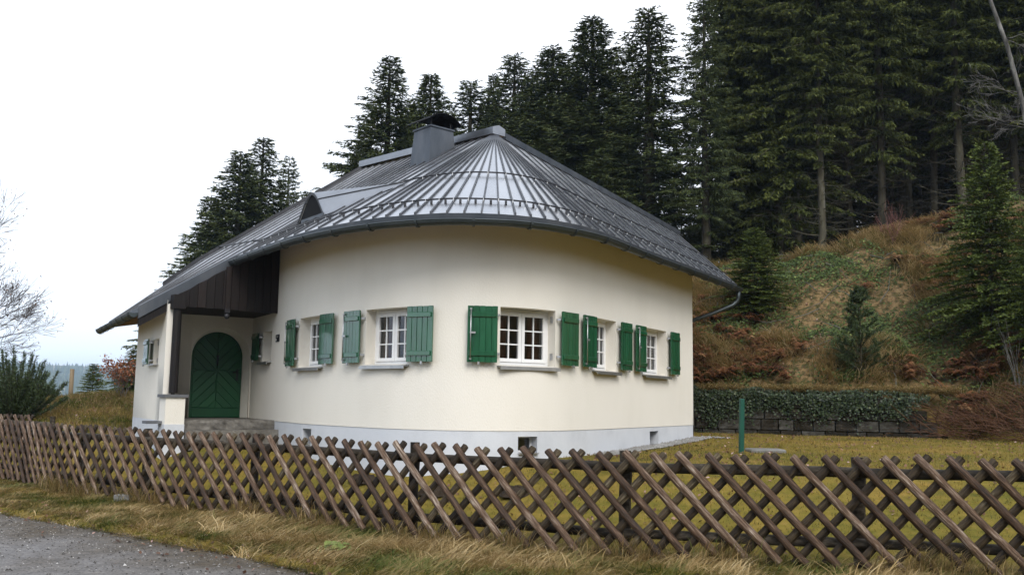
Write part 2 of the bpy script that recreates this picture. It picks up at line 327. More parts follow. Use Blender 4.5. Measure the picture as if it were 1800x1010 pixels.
def sst(a, b, x): t = np.clip((x-a)/(b-a), 0, 1); return t*t*(3-2*t)
def vnoise(X, Y, s, seed=0):
    """cheap smooth value noise in [-1,1]"""
    x = X/s + seed*17.3; y = Y/s + seed*9.1; xi = np.floor(x); yi = np.floor(y); fx_, fy_ = x-xi, y-yi
    def h(a, b_): v = np.sin(a*127.1 + b_*311.7 + seed*74.7)*43758.5453; return v - np.floor(v)
    u, v = fx_*fx_*(3-2*fx_), fy_*fy_*(3-2*fy_)
    return 2*((h(xi, yi)*(1-u)+h(xi+1, yi)*u)*(1-v) + (h(xi, yi+1)*(1-u)+h(xi+1, yi+1)*u)*v) - 1
def hill_q(X, Y): return seg_dist(X, Y, TOE)
def on_road(X, Y): return np.interp(X, ROADX, ROADY) - Y        # > 0 on the road
def gh(X, Y):
    X = np.asarray(X, float); Y = np.asarray(Y, float)
    s = Y - np.interp(X, fx, fy)
    z = .055 + .74*sst(.2, 4.6 - 1.7*sst(-3., -5.5, X), s) + .17*sst(3., 13, s)
    rd = on_road(X, Y)
    z = np.where(s < .2, .055 + .02*vnoise(X, Y, .5, 3), z)
    z = z*(1-sst(-.35, .12, rd)) 
    # mound at the left and the fall into the valley beyond it
    z = z + .85*np.exp(-((X+11.2)/4.2)**2 - ((Y-26.5)/3.6)**2) + .25*np.exp(-((X+14.)/3.)**2 - ((Y-22)/2.5)**2)
    fall = sst(29, 60, Y - .1*X)*sst(2, -14, X)
    z = z - fall*4 - 34*sst(45, 330, Y)*sst(10, -25, X)
    far = np.clip((Y-620)/1250, 0, 1.25)
    z = z + far*(66 - 20*np.clip((X+650)/500, -1, 1.5) + 10*vnoise(X, Y, 260, 5))*sst(600, -100, X)
    # the wooded hill on the right
    q = hill_q(X, Y)
    Hc = np.interp(X, [-30, -8, 0, 4.5, 8.5, 11, 13.5, 17, 30], [.2, 1.2, 4.2, 5.4, 5.5, 6.1, 6.9, 7.3, 8.2])
    t = np.clip(q/11.5, 0, 1); prof = 1-(1-t)**1.7
    wallpart = sst(4.0, 4.6, X)*sst(10.7, 10.2, X)
    step = 1.02*sst(.12, .42, q)*wallpart
    lump = (.40*vnoise(X, Y, 2.4, 1) + .26*vnoise(X, Y, 1.0, 2))*sst(.6, 3, q)*sst(-6, 4, X)*sst(60, 40, Y)
    hz = np.where(q > 0, step + prof*(Hc-step*.9) + lump + .015*np.clip(q-11.5, 0, 60), 0)
    z = z + hz*sst(200, 90, Y)*sst(-60, -25, X)
    z = z + .018*vnoise(X, Y, .8, 4)*(rd < -.3)
    return z
def ghs(x, y): return float(gh(np.array([x]), np.array([y]))[0])
def hit(x, y, y0=8.0, y1=60.0):
    """where the line of sight through a photograph point meets the ground"""
    r = ray(x, y); Ys = np.arange(y0, y1, .05); t = Ys/r.y; d = EYE + r.z*t - gh(r.x*t, Ys); k = np.argmax(d < 0)
    return Vector((r.x*t[k], Ys[k], ghs(r.x*t[k], Ys[k])))
def stand(xb, yb, yt):
    """foot point on the ground and height of a thing seen from yb (foot) to yt (top)"""
    p = hit(xb, yb); return p, PY(xb, yt, p.y).z - p.z

def axis(lo, hi, step, far_lo, far_hi, g=1.17):
    c = list(np.arange(lo, hi+1e-6, step)); d = step; x = lo; L = []
    while x > far_lo: d *= g; x -= d; L.append(x)
    d = step; x = hi; R_ = []
    while x < far_hi: d *= g; x += d; R_.append(x)
    return np.array(L[::-1] + c + R_)
gx, gy = axis(-17, 21, .24, -3600, 3600), axis(5, 40, .24, -900, 5200)
GX, GY = np.meshgrid(gx, gy); GZ = gh(GX, GY)
GZ = np.where(on_road(GX, GY) > .05, GZ-.05, GZ)
nx, ny = len(gx), len(gy); idx = np.arange(nx*ny).reshape(ny, nx)
quads = np.stack([idx[:-1, :-1], idx[:-1, 1:], idx[1:, 1:], idx[1:, :-1]], -1).reshape(-1, 4)
me = np_mesh('ground', np.stack([GX, GY, GZ], -1).reshape(-1, 3), quads, M['ground'], smooth=True)
Q = hill_q(GX, GY)
zone_h = sst(-.1, .5, Q)*sst(-9, -2, GX) ; mound = np.exp(-((GX+11.2)/4.6)**2 - ((GY-26.5)/3.4)**2)
zone_h = np.clip(np.maximum(zone_h, .8*sst(.35, .8, mound)), 0, 1); zone_f = sst(45, 110, GY)*sst(5, -12, GX)
ca = me.color_attributes.new('zone', 'FLOAT_COLOR', 'POINT')
ca.data.foreach_set('color', np.stack([zone_h, zone_f, zone_h*0, zone_h*0+1], -1).astype(np.float32).ravel())
tag(link('ground', me), kind='structure')

# road sheet
rx = np.concatenate([np.linspace(-60, -13, 40), np.linspace(-12.5, 3, 110), np.linspace(3.5, 30, 40)]); rows = [.12, .0, -.15, -.35, -.6, -.9, -1.3, -1.8, -2.5, -3.3, -4.2, -5.5, -7]
RV, RE = [], []
for r_ in rows:
    for x in rx:
        y = float(np.interp(x, ROADX, ROADY)) + (.16*math.sin(x*2.1)+.1*math.sin(x*5.3+1))*.5
        nrm = 1.0
        RV.append((x + r_*.62*-1*-1, y + r_*1.25, .008 + (.015 if r_ > .05 else 0)*-1)); RE.append(max(0, 1 + r_/1.15) if r_ < 0 else 1)
nr = len(rx); ii = np.arange(len(RV)).reshape(len(rows), nr)
rq = np.stack([ii[1:, :-1], ii[1:, 1:], ii[:-1, 1:], ii[:-1, :-1]], -1).reshape(-1, 4)
me = np_mesh('road', np.array(RV), rq, M['road'], smooth=True)
at = me.attributes.new('edge', 'FLOAT', 'POINT'); at.data.foreach_set('value', np.array(RE, np.float32))
tag(link('road', me), kind='structure')

# ------------------------------------------------------------------ house
Z = Vector((0, 0, 1))
house = empty('round_house', (-1, 18, .8)); HOFF = Vector((-1, 18, .8))
tag(house, 'cream house with rounded front, grey metal roof and green shutters', 'house')
class HM(MB):
    """mesh builder for house parts: the parent empty's offset is removed"""
    def build(s, name, m, parent=None, **k):
        s.v = [(x-HOFF.x, y-HOFF.y, z-HOFF.z) for x, y, z in s.v]
        return link(name, s.mesh(name, m, weld=name in ('wall', 'plinth')), parent or house)
WALL = Path(catmull([(-5.56, 19.73), (-4.75, 18.36), (-3.58, 16.37), (-2.345, 14.93), (-1.55, 14.30), (-.75, 14.04), (.05, 14.18), (.75, 14.70), (1.42, 15.66), (2.13, 16.86), (3.93, 19.88)], .12))
WALL.p = [Vector((p.x, p.y)) for p in WALL.p]
def wall_u(x, y=590):
    r = ray(x, y); best = None
    for i, (a, b_) in enumerate(zip(WALL.p, WALL.p[1:])):
        ca, cb = r.x*a.y - r.y*a.x, r.x*b_.y - r.y*b_.x
        if ca*cb <= 0 and ca != cb:
            t = ca/(ca-cb); p = a.lerp(b_, t)
            if best is None or p.y < best[0]: best = (p.y, WALL.L[i] + t*(b_-a).length)
    return best[1]
def wn_(u): t = WALL.tan(u); return Vector((t.y, -t.x))
def W(u, z, off=0.0):
    p = WALL.at(u) + wn_(u)*off; return Vector((p.x, p.y, z))
PL, SILL, LINT, WTOP = 1.235, 2.24, 3.13, 4.74
WIN = [  # opening by photograph columns -> u range
    (527, 567.5, 1, 'W'), (643, 716, 2, 'W'), (879, 976, 2, 'W'), (1043, 1083, 1, 'W'), (1130, 1171, 1, 'W'), (463, 478, 1, 'S')]
OPEN = []
for xl, xr, nc, k in WIN:
    OPEN.append((wall_u(xl), wall_u(xr), SILL if k == 'W' else 2.42, LINT if k == 'W' else 3.02, .21))
NICHE = [(wall_u(531, 760), wall_u(546, 760), .90, 1.15, .25), (wall_u(911, 775), wall_u(945, 775), .90, 1.15, .2), (wall_u(1143, 768), wall_u(1158, 768), .90, 1.15, .25)]
print('window widths', [round(o[1]-o[0], 2) for o in OPEN], 'niche', [round(o[1]-o[0], 2) for o in NICHE])

def wall_sheet(m, opens, zs, off, u0=0.0, u1=None):
    u1 = WALL.len if u1 is None else u1
    us = sorted(set([round(x, 4) for x in np.arange(u0, u1, .13)] + [u1] + [round(e, 4) for o in opens for e in o[:2]]))
    us = [x for i, x in enumerate(us) if i == 0 or x-us[i-1] > .004 or True]
    zs = sorted(set(list(zs) + [e for o in opens for e in o[2:4]]))
    for a, b_ in zip(us, us[1:]):
        for c, d in zip(zs, zs[1:]):
            mu, mz = (a+b_)/2, (c+d)/2
            if any(o[0] < mu < o[1] and o[2] < mz < o[3] for o in opens): continue
            m.quad(W(a, c, off), W(b_, c, off), W(b_, d, off), W(a, d, off), smooth=True)
    for o in opens:
        un = [x for x in us if o[0]-1e-3 <= x <= o[1]+1e-3]; n = wn_((o[0]+o[1])/2)*-o[4]; n = Vector((n.x, n.y, 0))
        for zz in (o[2], o[3]):
            A = [W(x, zz, off) for x in un]; m.strip(A, [p+n for p in A])
        for x in (o[0], o[1]):
            A = [W(x, zz, off) for zz in (o[2], o[3])]; m.strip(A, [p+n for p in A])
m = HM(); wall_sheet(m, OPEN, [PL, 1.7, 3.5, 4.1, WTOP], 0.0)
# right-hand end and the walls at the back
R0, R1, R2, R3 = W(WALL.len, 0), Vector((4.55, 26.4, 0)), Vector((-.4, 27.0, 0)), Vector((-7.7, 20.7, 0))
def vq(m, a, b_, z0, z1, z2=None):
    z2 = z1 if z2 is None else z2
    m.quad(Vector((a.x, a.y, z0)), Vector((b_.x, b_.y, z0)), Vector((b_.x, b_.y, z2)), Vector((a.x, a.y, z1)))
vq(m, R0, R1, PL, WTOP, 5.3); vq(m, R1, R2, PL, 4.3); vq(m, R2, R3, PL, 4.3, 3.5)
# left wing: outer wall, pier end, inner porch wall, door wall
LW0, LW1 = Vector((-6.40, 17.02, 0)), Vector((-7.98, 19.62, 0))
ld = (LW1-LW0).normalized(); ln = Vector((-ld.y, ld.x, 0))     # outwards (left, towards the viewer)
if ln.x > 0: ln = -ln
pd = Vector((-.835, -.55, 0)).normalized()                      # along the porch front, to the left and nearer
DC = Vector((-5.56, 19.73, 0))                                  # recess corner
LI0 = LW0 - ln*.17; t_ = 1.9; LI1 = DC + pd*2.02
LWH = 3.46
lw_u = lambda s, z, o=0: Vector((LW0.x, LW0.y, 0)) + ld*s + ln*o + Z*z
Llen = (LW1-LW0).length
lwin = (.62, 1.12, 2.30, 2.78)                                  # small window in the left wall
zs = [PL, lwin[2], lwin[3], LWH]; ss = [0, lwin[0], lwin[1], Llen]
for a, b_ in zip(ss, ss[1:]):
    for c, d in zip(zs, zs[1:]):
        if a == lwin[0] and c == lwin[2]: continue
        m.quad(lw_u(a, c), lw_u(b_, c), lw_u(b_, d), lw_u(a, d))
for s_ in lwin[:2]: m.quad(lw_u(s_, lwin[2]), lw_u(s_, lwin[3]), lw_u(s_, lwin[3], -.2), lw_u(s_, lwin[2], -.2))
for z_ in lwin[2:]: m.quad(lw_u(lwin[0], z_), lw_u(lwin[1], z_), lw_u(lwin[1], z_, -.2), lw_u(lwin[0], z_, -.2))
vq(m, LW0, LI0, PL, 3.38, 3.45); vq(m, LI0, LI1, PL, 3.40, 3.45); vq(m, LW1, R3, PL, LWH, 3.5)
# door wall with the arched opening
DW, DU0, DU1 = 2.02, .135, 1.165; DZ0 = 1.25; dn = Vector((-pd.y, pd.x, 0)); dn = dn if dn.y < 0 else -dn
du = (DU0+DU1)/2; dr = (DU1-DU0)/2; DZA = 2.53; DZT = DZA + dr*.98
def D(s, z, o=0): return Vector((DC.x, DC.y, 0)) + pd*s + dn*o + Z*z
def arch(n=14, g=0.0):
    pts = [(DU0-g, DZ0), (DU0-g, DZA)]
    for i in range(1, n): a = math.pi*i/n; pts.append((du - (dr+g)*math.cos(a), DZA + (dr*.98+g)*math.sin(a)))
    return pts + [(DU1+g, DZA), (DU1+g, DZ0)]
AP = arch(16, .10)                                              # splayed reveal, wider outside
CEIL = 3.45
for (a, za), (b_, zb) in zip(AP, AP[1:]):
    if abs(a-b_) > 1e-6: m.quad(D(a, za), D(b_, zb), D(b_, CEIL), D(a, CEIL))
m.quad(D(0, DZ0), D(DU0-.10, DZ0), D(DU0-.10, CEIL), D(0, CEIL)); m.quad(D(DU1+.10, DZ0), D(DW, DZ0), D(DW, CEIL), D(DU1+.10, CEIL))
m.strip([D(a, z) for a, z in AP], [D(a, z, -.26) for a, z in arch(16, .02)], smooth=True)
m.build('wall', M['plaster'])
m = HM(); wall_sheet(m, NICHE, [.35, PL], -.008)
vq(m, R0, R1, .3, PL); vq(m, R1, R2, .3, PL); vq(m, R2, R3, .3, PL); vq(m, R3, LW1, .3, PL); vq(m, LW1, LW0, .3, PL); vq(m, LW0, LI0, .3, PL)
m.build('plinth', M['plinth'])

# windows
def frame_box(m, o, ax, x0, x1, z0, z1, w, y0, y1):
    """rectangular ring of width w in the (x,z) plane between depths y0,y1"""
    def bx(a, b_, c, d): m.box(o + ax[0]*((a+b_)/2) + Z*((c+d)/2) + ax[1]*((y0+y1)/2), (b_-a, abs(y1-y0), d-c), (ax[0], ax[1], Z))
    bx(x0, x0+w, z0, z1); bx(x1-w, x1, z0, z1); bx(x0+w, x1-w, z0, z0+w); bx(x0+w, x1-w, z1-w, z1)
def make_window(o, ax, w, h, sashes, cols, curtain=False, rows_=3):
    m = HM(); frame_box(m, o, ax, -w/2, w/2, 0, h, .052, -.06, 0); win = m.build('window', M['white'])
    iw = (w-.104)/sashes
    for k in range(sashes):
        x0 = -w/2+.052 + k*iw; m = HM(); frame_box(m, o, ax, x0+.004, x0+iw-.004, .056, h-.056, .055, -.045, .012); m.build('sash', M['white'], win)
        gx0, gx1, gz0, gz1 = x0+.059, x0+iw-.059, .111, h-.111
        cw, rh = (gx1-gx0)/cols, (gz1-gz0)/rows_
        for i in range(cols):
            for j in range(rows_):
                m = HM(); a, b_, c, d = gx0+i*cw, gx0+(i+1)*cw, gz0+j*rh, gz0+(j+1)*rh
                yy = -.02 + random.uniform(-.001, .001); tw = random.uniform(-.0006, .0006)
                m.quad(*[o + ax[0]*x + Z*z + ax[1]*(yy + tw*s_) for x, z, s_ in ((a, c, 1), (b_, c, -1), (b_, d, 1), (a, d, -1))]); m.build('pane', M['glass'], win)
        for i in range(1, cols):
            m = HM(); m.box(o + ax[0]*(gx0+i*cw) + Z*(h/2) + ax[1]*(-.012), (.02, .026, gz1-gz0), (ax[0], ax[1], Z)); m.build('glazing_bar', M['white'], win)
        for j in range(1, rows_):
            m = HM(); m.box(o + ax[0]*((gx0+gx1)/2) + Z*(gz0+j*rh) + ax[1]*(-.013), (gx1-gx0, .022, .02), (ax[0], ax[1], Z)); m.build('glazing_bar', M['white'], win)
    if curtain:
        for s_ in (-1, 1):
            m = HM(); A, B_ = [], []
            for i in range(13):
                x = s_*(w/2-.05 - i*w*.26/12); yy = -.14 + .025*math.sin(i*2.1)
                A.append(o+ax[0]*x+ax[1]*yy+Z*.06); B_.append(o+ax[0]*(x*(1.0))+ax[1]*yy+Z*(h-.05))
            m.strip(A, B_, smooth=True); m.build('curtain', M['curtain'], win)
    return win
SHW, SH0, SH1 = .465, 2.265, 3.125
def make_shutter(p0, d, n, w, z0, z1, bolt, hinge_in):
    """p0: hinge point (plan), d: direction away from the opening, n: outward normal"""
    c = p0 + d*(w/2); ax = (d, n, Z); h = z1-z0
    m = HM(); m.box(c + n*-.012 + Z*((z0+z1)/2), (w-.012, .012, h-.012), ax); s = m.build('shutter', M['green'])
    nb = 5; bw = w/nb
    for i in range(nb):
        m = HM(); m.box(c + d*(-w/2+(i+.5)*bw) + n*(.004+random.uniform(0, .003)) + Z*((z0+z1)/2 + random.uniform(-.002, .002)), (bw-.005, .022, h), ax, bev=.004); m.build('board', M['green'], s)
    for f in (.155, .845):
        m = HM(); m.box(c + n*.027 + Z*(z0+h*f), (w-.05, .022, .075), ax, bev=.006); m.build('batten', M['green'], s)
        # cranked hinge strap from the window reveal to the shutter
        zz = z0+h*f; m = HM()
        pts = [p0 - d*.03 - n*.20, p0 - d*.02 - n*.10, p0 - d*.035 - n*.06, p0 - d*.02 - n*.015, p0 + d*.02 - n*.015]
        for a, b_ in zip(pts, pts[1:]):
            e = (b_-a); m.box((a+b_)/2 + Z*zz, (e.length+.008, .008, .034), (e.normalized(), e.normalized().cross(Z), Z))
        m.box(p0 - d*.028 - n*.19 + Z*zz, (.012, .05, .10), ax); m.build('hinge', M['steel'], s)
    m = HM(); m.box(c + d*(w*.12) + n*.03 + Z*(z0-.012), (.03, .03, .045), ax); m.build('holdback', M['steel'], s)
    if bolt:
        m = HM(); b0 = c + d*(w/2-.05) + n*.048; m.tube([b0 + Z*(z0+.05), b0 + Z*(z1-.05)], .008, 6); m.box(b0 + Z*(z0+h*.52) - d*.03 + n*.005, (.085, .016, .028), ax)
        for f in (.06, .94): m.box(b0 + Z*(z0+h*f) - n*.012, (.03, .03, .03), ax)
        m.build('bolt_rod', M['steel'], s)
    return s
for i, ((xl, xr, nc, k), o) in enumerate(zip(WIN, OPEN)):
    mu = (o[0]+o[1])/2; n2 = wn_(mu); n3 = Vector((n2.x, n2.y, 0)); ax0 = Vector((-n2.y, n2.x, 0))
    A, B_ = W(o[0], 0), W(o[1], 0); mid = (A+B_)/2; w = (B_-A).length
    oo = mid - n3*.20 + Z*(o[2])
    sash = 2 if w > .68 else 1
    make_window(oo, (ax0, n3), w+.01, o[3]-o[2], sash, 2 if sash == 2 or w > .4 else 1, curtain=(k == 'W'))
    m = HM(); sc_ = mid + n3*-.055 + Z*(o[2]-.018); m.box(sc_, (w+.09, .30, .022), (ax0, (n3+Z*-.10).normalized(), (Z+n3*.10).normalized())); m.box(mid + n3*.095 + Z*(o[2]-.05), (w+.09, .012, .05), (ax0, n3, Z)); m.build('window_sill', M['steel'])
    for side in ((-1, 1) if k == 'W' else (-1,)):
        ue = o[0] if side < 0 else o[1]; wS = SHW if k == 'W' else .44; uc = ue + side*(wS/2+.05)
        nn = wn_(uc); n_ = Vector((nn.x, nn.y, 0)); t = Vector((-nn.y, nn.x, 0))*side
        p0 = W(uc, 0, .085) - t*(wS/2)
        z0, z1 = (SH0, SH1) if k == 'W' else (o[2]+.02, o[3]-.01)
        make_shutter(p0, t, n_, wS, z0, z1, side < 0 and k == 'W', True)
# left wall window: frame, sill, shutter folded back on the far side
oo = lw_u((lwin[0]+lwin[1])/2, lwin[2], -.19); make_window(oo, (-ld, ln), lwin[1]-lwin[0]+.01, lwin[3]-lwin[2], 1, 2, rows_=2)
m = HM(); m.box(lw_u((lwin[0]+lwin[1])/2, lwin[2]-.02, -.05), (lwin[1]-lwin[0]+.07, .28, .025), (ld, ln, Z)); m.build('window_sill', M['steel'])
make_shutter(lw_u(lwin[1]+.03, 0, .10), ld, ln, .42, lwin[2]-.01, lwin[3]+.01, False, True)
# cellar window niches
for o in NICHE:
    mu = (o[0]+o[1])/2; n2 = wn_(mu); n3 = Vector((n2.x, n2.y, 0)); ax0 = Vector((-n2.y, n2.x, 0)); w = o[1]-o[0]
    mid = W(mu, o[2]) - n3*(o[4]-.02)
    m = HM(); frame_box(m, mid, (ax0, n3), -w/2, w/2, 0, .26, .035, -.03, 0); cw = m.build('cellar_window', M['white'])
    m = HM(); m.quad(*[mid + ax0*a + Z*b_ - n3*.018 for a, b_ in ((-w/2, 0), (w/2, 0), (w/2, .26), (-w/2, .26))]); m.build('pane', M['glass'], cw)
    m = HM(); m.box(mid + n3*(o[4]/2) + Z*-.005, (w, o[4]+.03, .02), (ax0, n3, Z)); m.build('sill', M['steel'], cw)
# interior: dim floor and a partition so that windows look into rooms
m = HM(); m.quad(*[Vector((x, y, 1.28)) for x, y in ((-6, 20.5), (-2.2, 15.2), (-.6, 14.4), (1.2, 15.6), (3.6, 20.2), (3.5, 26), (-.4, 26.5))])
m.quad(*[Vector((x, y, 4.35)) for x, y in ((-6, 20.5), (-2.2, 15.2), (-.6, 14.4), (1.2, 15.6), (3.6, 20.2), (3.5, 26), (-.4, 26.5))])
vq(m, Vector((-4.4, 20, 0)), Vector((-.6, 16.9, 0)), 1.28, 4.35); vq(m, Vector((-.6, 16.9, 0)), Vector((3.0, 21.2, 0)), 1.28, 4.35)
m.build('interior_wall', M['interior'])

# door: chevron boards clipped to the arch
def clip(poly, ccw):
    for (ax_, ay_), (bx_, by_) in zip(ccw, ccw[1:]+ccw[:1]):
        out = []
        for i in range(len(poly)):
            p, q = poly[i], poly[(i+1) % len(poly)]
            sp = (bx_-ax_)*(p[1]-ay_) - (by_-ay_)*(p[0]-ax_); sq = (bx_-ax_)*(q[1]-ay_) - (by_-ay_)*(q[0]-ax_)
            if sp >= 0: out.append(p)
            if sp*sq < 0: t = sp/(sp-sq); out.append((p[0]+t*(q[0]-p[0]), p[1]+t*(q[1]-p[1])))
        poly = out
        if len(poly) < 3: return []
    return poly
inner = arch(20, -.012)
area = sum(a[0]*b_[1]-b_[0]*a[1] for a, b_ in zip(inner, inner[1:]+inner[:1]))
if area < 0: inner = inner[::-1]
m = HM(); A = [D(a, z, -.275) for a, z in arch(20, .02)]; m.add(A, [tuple(range(len(A)))]); door = m.build('door', M['door_green'])
def door_board(poly, nm='board', d0=-.272, d1=-.245):
    poly = clip(poly, inner)
    if len(poly) < 3: return
    cx, cy = sum(p[0] for p in poly)/len(poly), sum(p[1] for p in poly)/len(poly); k = len(poly)
    sh = lambda p, e: (p[0] + (cx-p[0])*e, p[1] + (cy-p[1])*e)
    R_ = [[D(*sh(p, e), z) for p in poly] for e, z in ((.03, d0), (.03, d1-.008), (.075, d1))]
    m = HM(); m.add(sum(R_, []), [tuple(range(2*k, 3*k))] + [(r*k+i, r*k+(i+1) % k, (r+1)*k+(i+1) % k, (r+1)*k+i) for r in range(2) for i in range(k)]); m.build(nm, M['door_green'], door)
zb0, zmid = DZ0+.20, DZ0 + (DZT-DZ0)*.55
door_board([(DU0, DZ0), (DU1, DZ0), (DU1, zb0), (DU0, zb0)])
bw_ = .145; sl = 1.0
for side in (-1, 1):
    e = du + side*dr*1.02
    lo, hi = sorted((du, e))
    for j in range(-9, 12):
        # upper half: boards run down towards the middle (V); lower half: up towards the middle (inverted V)
        zc = zmid + j*bw_*1.41
        q = [(du, zc), (du, zc+bw_*1.41), (e, zc+bw_*1.41+sl*dr), (e, zc+sl*dr)]
        q = q if side > 0 else q[::-1]
        up = clip(q, [(lo, zmid), (hi, zmid), (hi, 9), (lo, 9)])
        if up: door_board(up)
        zc = zmid + j*bw_*1.41
        q = [(du, zc), (du, zc-bw_*1.41), (e, zc-bw_*1.41-sl*dr), (e, zc-sl*dr)]
        q = q if side < 0 else q[::-1]
        dnp = clip(q, [(lo, zb0), (hi, zb0), (hi, zmid), (lo, zmid)])
        if dnp: door_board(dnp)
m = HM(); k0 = D(du, 0, -.235); m.box(D(du, zmid+.22, -.232), (.028, .02, .20), (pd, dn, Z)); m.box(D(du, zmid+.31, -.225), (.05, .04, .03), (pd, dn, Z)); m.tube([D(du, zmid+.30, -.20), D(du, zmid+.15, -.205), D(du, zmid+.11, -.215)], .011, 6); m.build('door_knocker', M['dark_metal'], door)
m = HM(); m.box(D(DU0+.085, zmid-.08, -.236), (.045, .016, .24), (pd, dn, Z)); m.tube([D(DU0+.085, zmid-.02, -.23), D(DU0+.085, zmid-.02, -.18), D(DU0+.20, zmid-.03, -.175)], .012, 6); m.build('door_handle', M['dark_metal'], door)

# porch: steps, floor, pedestal, post, boarded gable, lamp
PF0 = W(wall_u(486, 600), 0)                                    # where the boarded gable meets the round wall
PDL = Vector((-6.22, 17.0, 0))                                  # pedestal
pf = (PDL-PF0); pf.z = 0; PFL = pf.length; pf.normalize(); pfn = Vector((-pf.y, pf.x, 0)); pfn = pfn if pfn.y < 0 else -pfn
m = HM(); m.add([DC+Z*1.245, D(DW, 1.245), Vector((LI0.x, LI0.y, 1.245)), Vector((PDL.x, PDL.y, 1.245)), Vector((PF0.x, PF0.y, 1.245))], [(0, 1, 2, 3, 4)]); m.build('porch_floor', M['stone'])
def rough_slab(m, a, b_, depth, z0, z1, seed):
    rr = random.Random(seed); d = (b_-a); L = d.length; d = d.normalized(); n = pfn; K = 22
    front = [[a + d*(L*i/K) + n*(depth + rr.uniform(-.012, .018) + (0 if zz < z1-.01 else -.012)) + Z*(zz + (rr.uniform(-.006, .006) if zz > z1-.01 else 0)) for i in range(K+1)] for zz in (z0, z0+(z1-z0)*.35, z0+(z1-z0)*.7, z1)]
    for r0, r1 in zip(front, front[1:]): m.strip(r0, r1)
    back = [Vector((p.x, p.y, z1)) - n*(depth+.12) for p in front[-1]]; m.strip(front[-1], back)
    for k in (0, K): m.add([f[k] for f in front] + [back[k], back[k] - Z*(z1-z0)], [(0, 1, 2, 3, 4, 5)])
pe = PF0 + pf*(PFL-.20)
for nm, a, e, dep, z0, z1 in (('upper', PF0 - pf*.02, pe, .10, 1.075, 1.25), ('lower', PF0 - pf*.14, pe, .42, .72, 1.072)):
    m = HM(); rough_slab(m, a, e, dep, z0, z1, hash(nm) % 7); m.build('step', M['stone'])
m = HM(); m.box(PDL + pfn*.06 + Z*.93, (.35, .36, 1.47), (pf, pfn, Z)); ped = m.build('pedestal', M['plaster'])
m = HM(); m.box(PDL + pfn*.06 + Z*.72, (.36, .37, .92), (pf, pfn, Z)); m.build('pedestal_foot', M['plinth'], ped)
m = HM(); m.box(PDL + pfn*.06 + Z*1.69, (.43, .43, .055), (pf, pfn, Z)); m.build('cap_slab', M['slab'], ped)
m = HM(); m.box(lw_u(-.02, 1.21, .10) + pfn*.06, (.30, .42, .05), (pfn, pf, Z)); m.build('ledge_slab', M['slab'], ped)
m = HM(); pb = PDL + pfn*.02 - pf*.01; m.tube([pb + Z*1.74, pb + Z*3.32], [.08, .078], 12, smooth=False); m.tube([pb+Z*1.70, pb+Z*1.75], .035, 8); post = m.build('porch_post', M['dark_wood'])
m = HM(); m.box(pb + Z*3.42, (.22, .22, .26), (pf, pfn, Z)); m.build('post_head', M['dark_wood'], post)
GZ0 = PY(483, 550, PF0.y).z
# roof geometry --------------------------------------------------------
A_, B_R, C_R = Vector((-.38, 17.66, 6.92)), Vector((-3.47, 21.2, 7.14)), Vector((5.12, 28.2, 6.94))
EZ = 4.41
EV = Path(catmull([(-5.42, 17.8), (-4.26, 16.1), (-3.46, 15.02), (-2.70, 14.22), (-1.93, 13.63), (-1.05, 13.27), (-.35, 13.25), (.1, 13.36), (.62, 13.67), (1.36, 14.45), (2.43, 16.3), (3.66, 18.33), (5.14, 20.84)], .1))
EV = Path([Vector((p.x, p.y, EZ)) for p in EV.p])
UL, UR = EV.u_near((-2.55, 14.1, EZ)), EV.u_near((1.5, 14.7, EZ))
G_, N_, F_ = EV.at(0), Vector((-6.87, 16.83, 3.29)), Vector((-9.0, 20.25, 3.20)); SF = .64
V_ = B_R.lerp(F_, .66) + Z*.17
def top_at(u):
    if u < UL: return A_.lerp(B_R, SF*(UL-u)/UL)
    if u > UR: return A_.lerp(C_R, (u-UR)/(EV.len-UR))
    return A_.copy()
def RP(u, t, up=0.0):
    """roof surface: u along the eave, t 0 at the ridge .. 1 at the eave"""
    a, b_ = top_at(u), EV.at(u); p = a.lerp(b_, t); p.z += up - .10*4*t*(1-t)*0; return p
def RB(v, t, up=0.0):
    """porch band of the roof beyond the end of the main gutter"""
    a = A_.lerp(B_R, SF + (1-SF)*v); md = G_.lerp(V_, v); e = N_.lerp(F_, v)
    p = a.lerp(md, t/.68) if t < .68 else md.lerp(e, (t-.68)/.32); p.z += up; return p
roof_m = HM(); us = list(np.linspace(0, EV.len, 120))
for r0, r1 in ((0, .35), (.35, .7), (.7, 1)):
    roof_m.strip([RP(u, r0, -.15 if r0 else -.05) for u in us], [RP(u, r1, -.15) for u in us])
vsb = list(np.linspace(0, 1, 10))
for r0, r1 in ((0, .34), (.34, .68), (.68, 1)): roof_m.strip([RB(v, r0, -.13) for v in vsb], [RB(v, r1, -.13) for v in vsb])
MB_ = Vector((-.5, 28.2, 4.3))
for tri in ((A_, MB_, C_R), (A_, B_R, MB_), (B_R, F_, Vector((-6.5, 24.5, 4.1))), (B_R, Vector((-6.5, 24.5, 4.1)), MB_)): roof_m.quad(*[p - Z*.06 for p in tri])
E1 = EV.at(EV.len); roof_m.quad(C_R - Z*.02, E1 - Z*.02, E1 - Z*.17, C_R - Z*.17)
roof = roof_m.build('roof', M['soffit'])
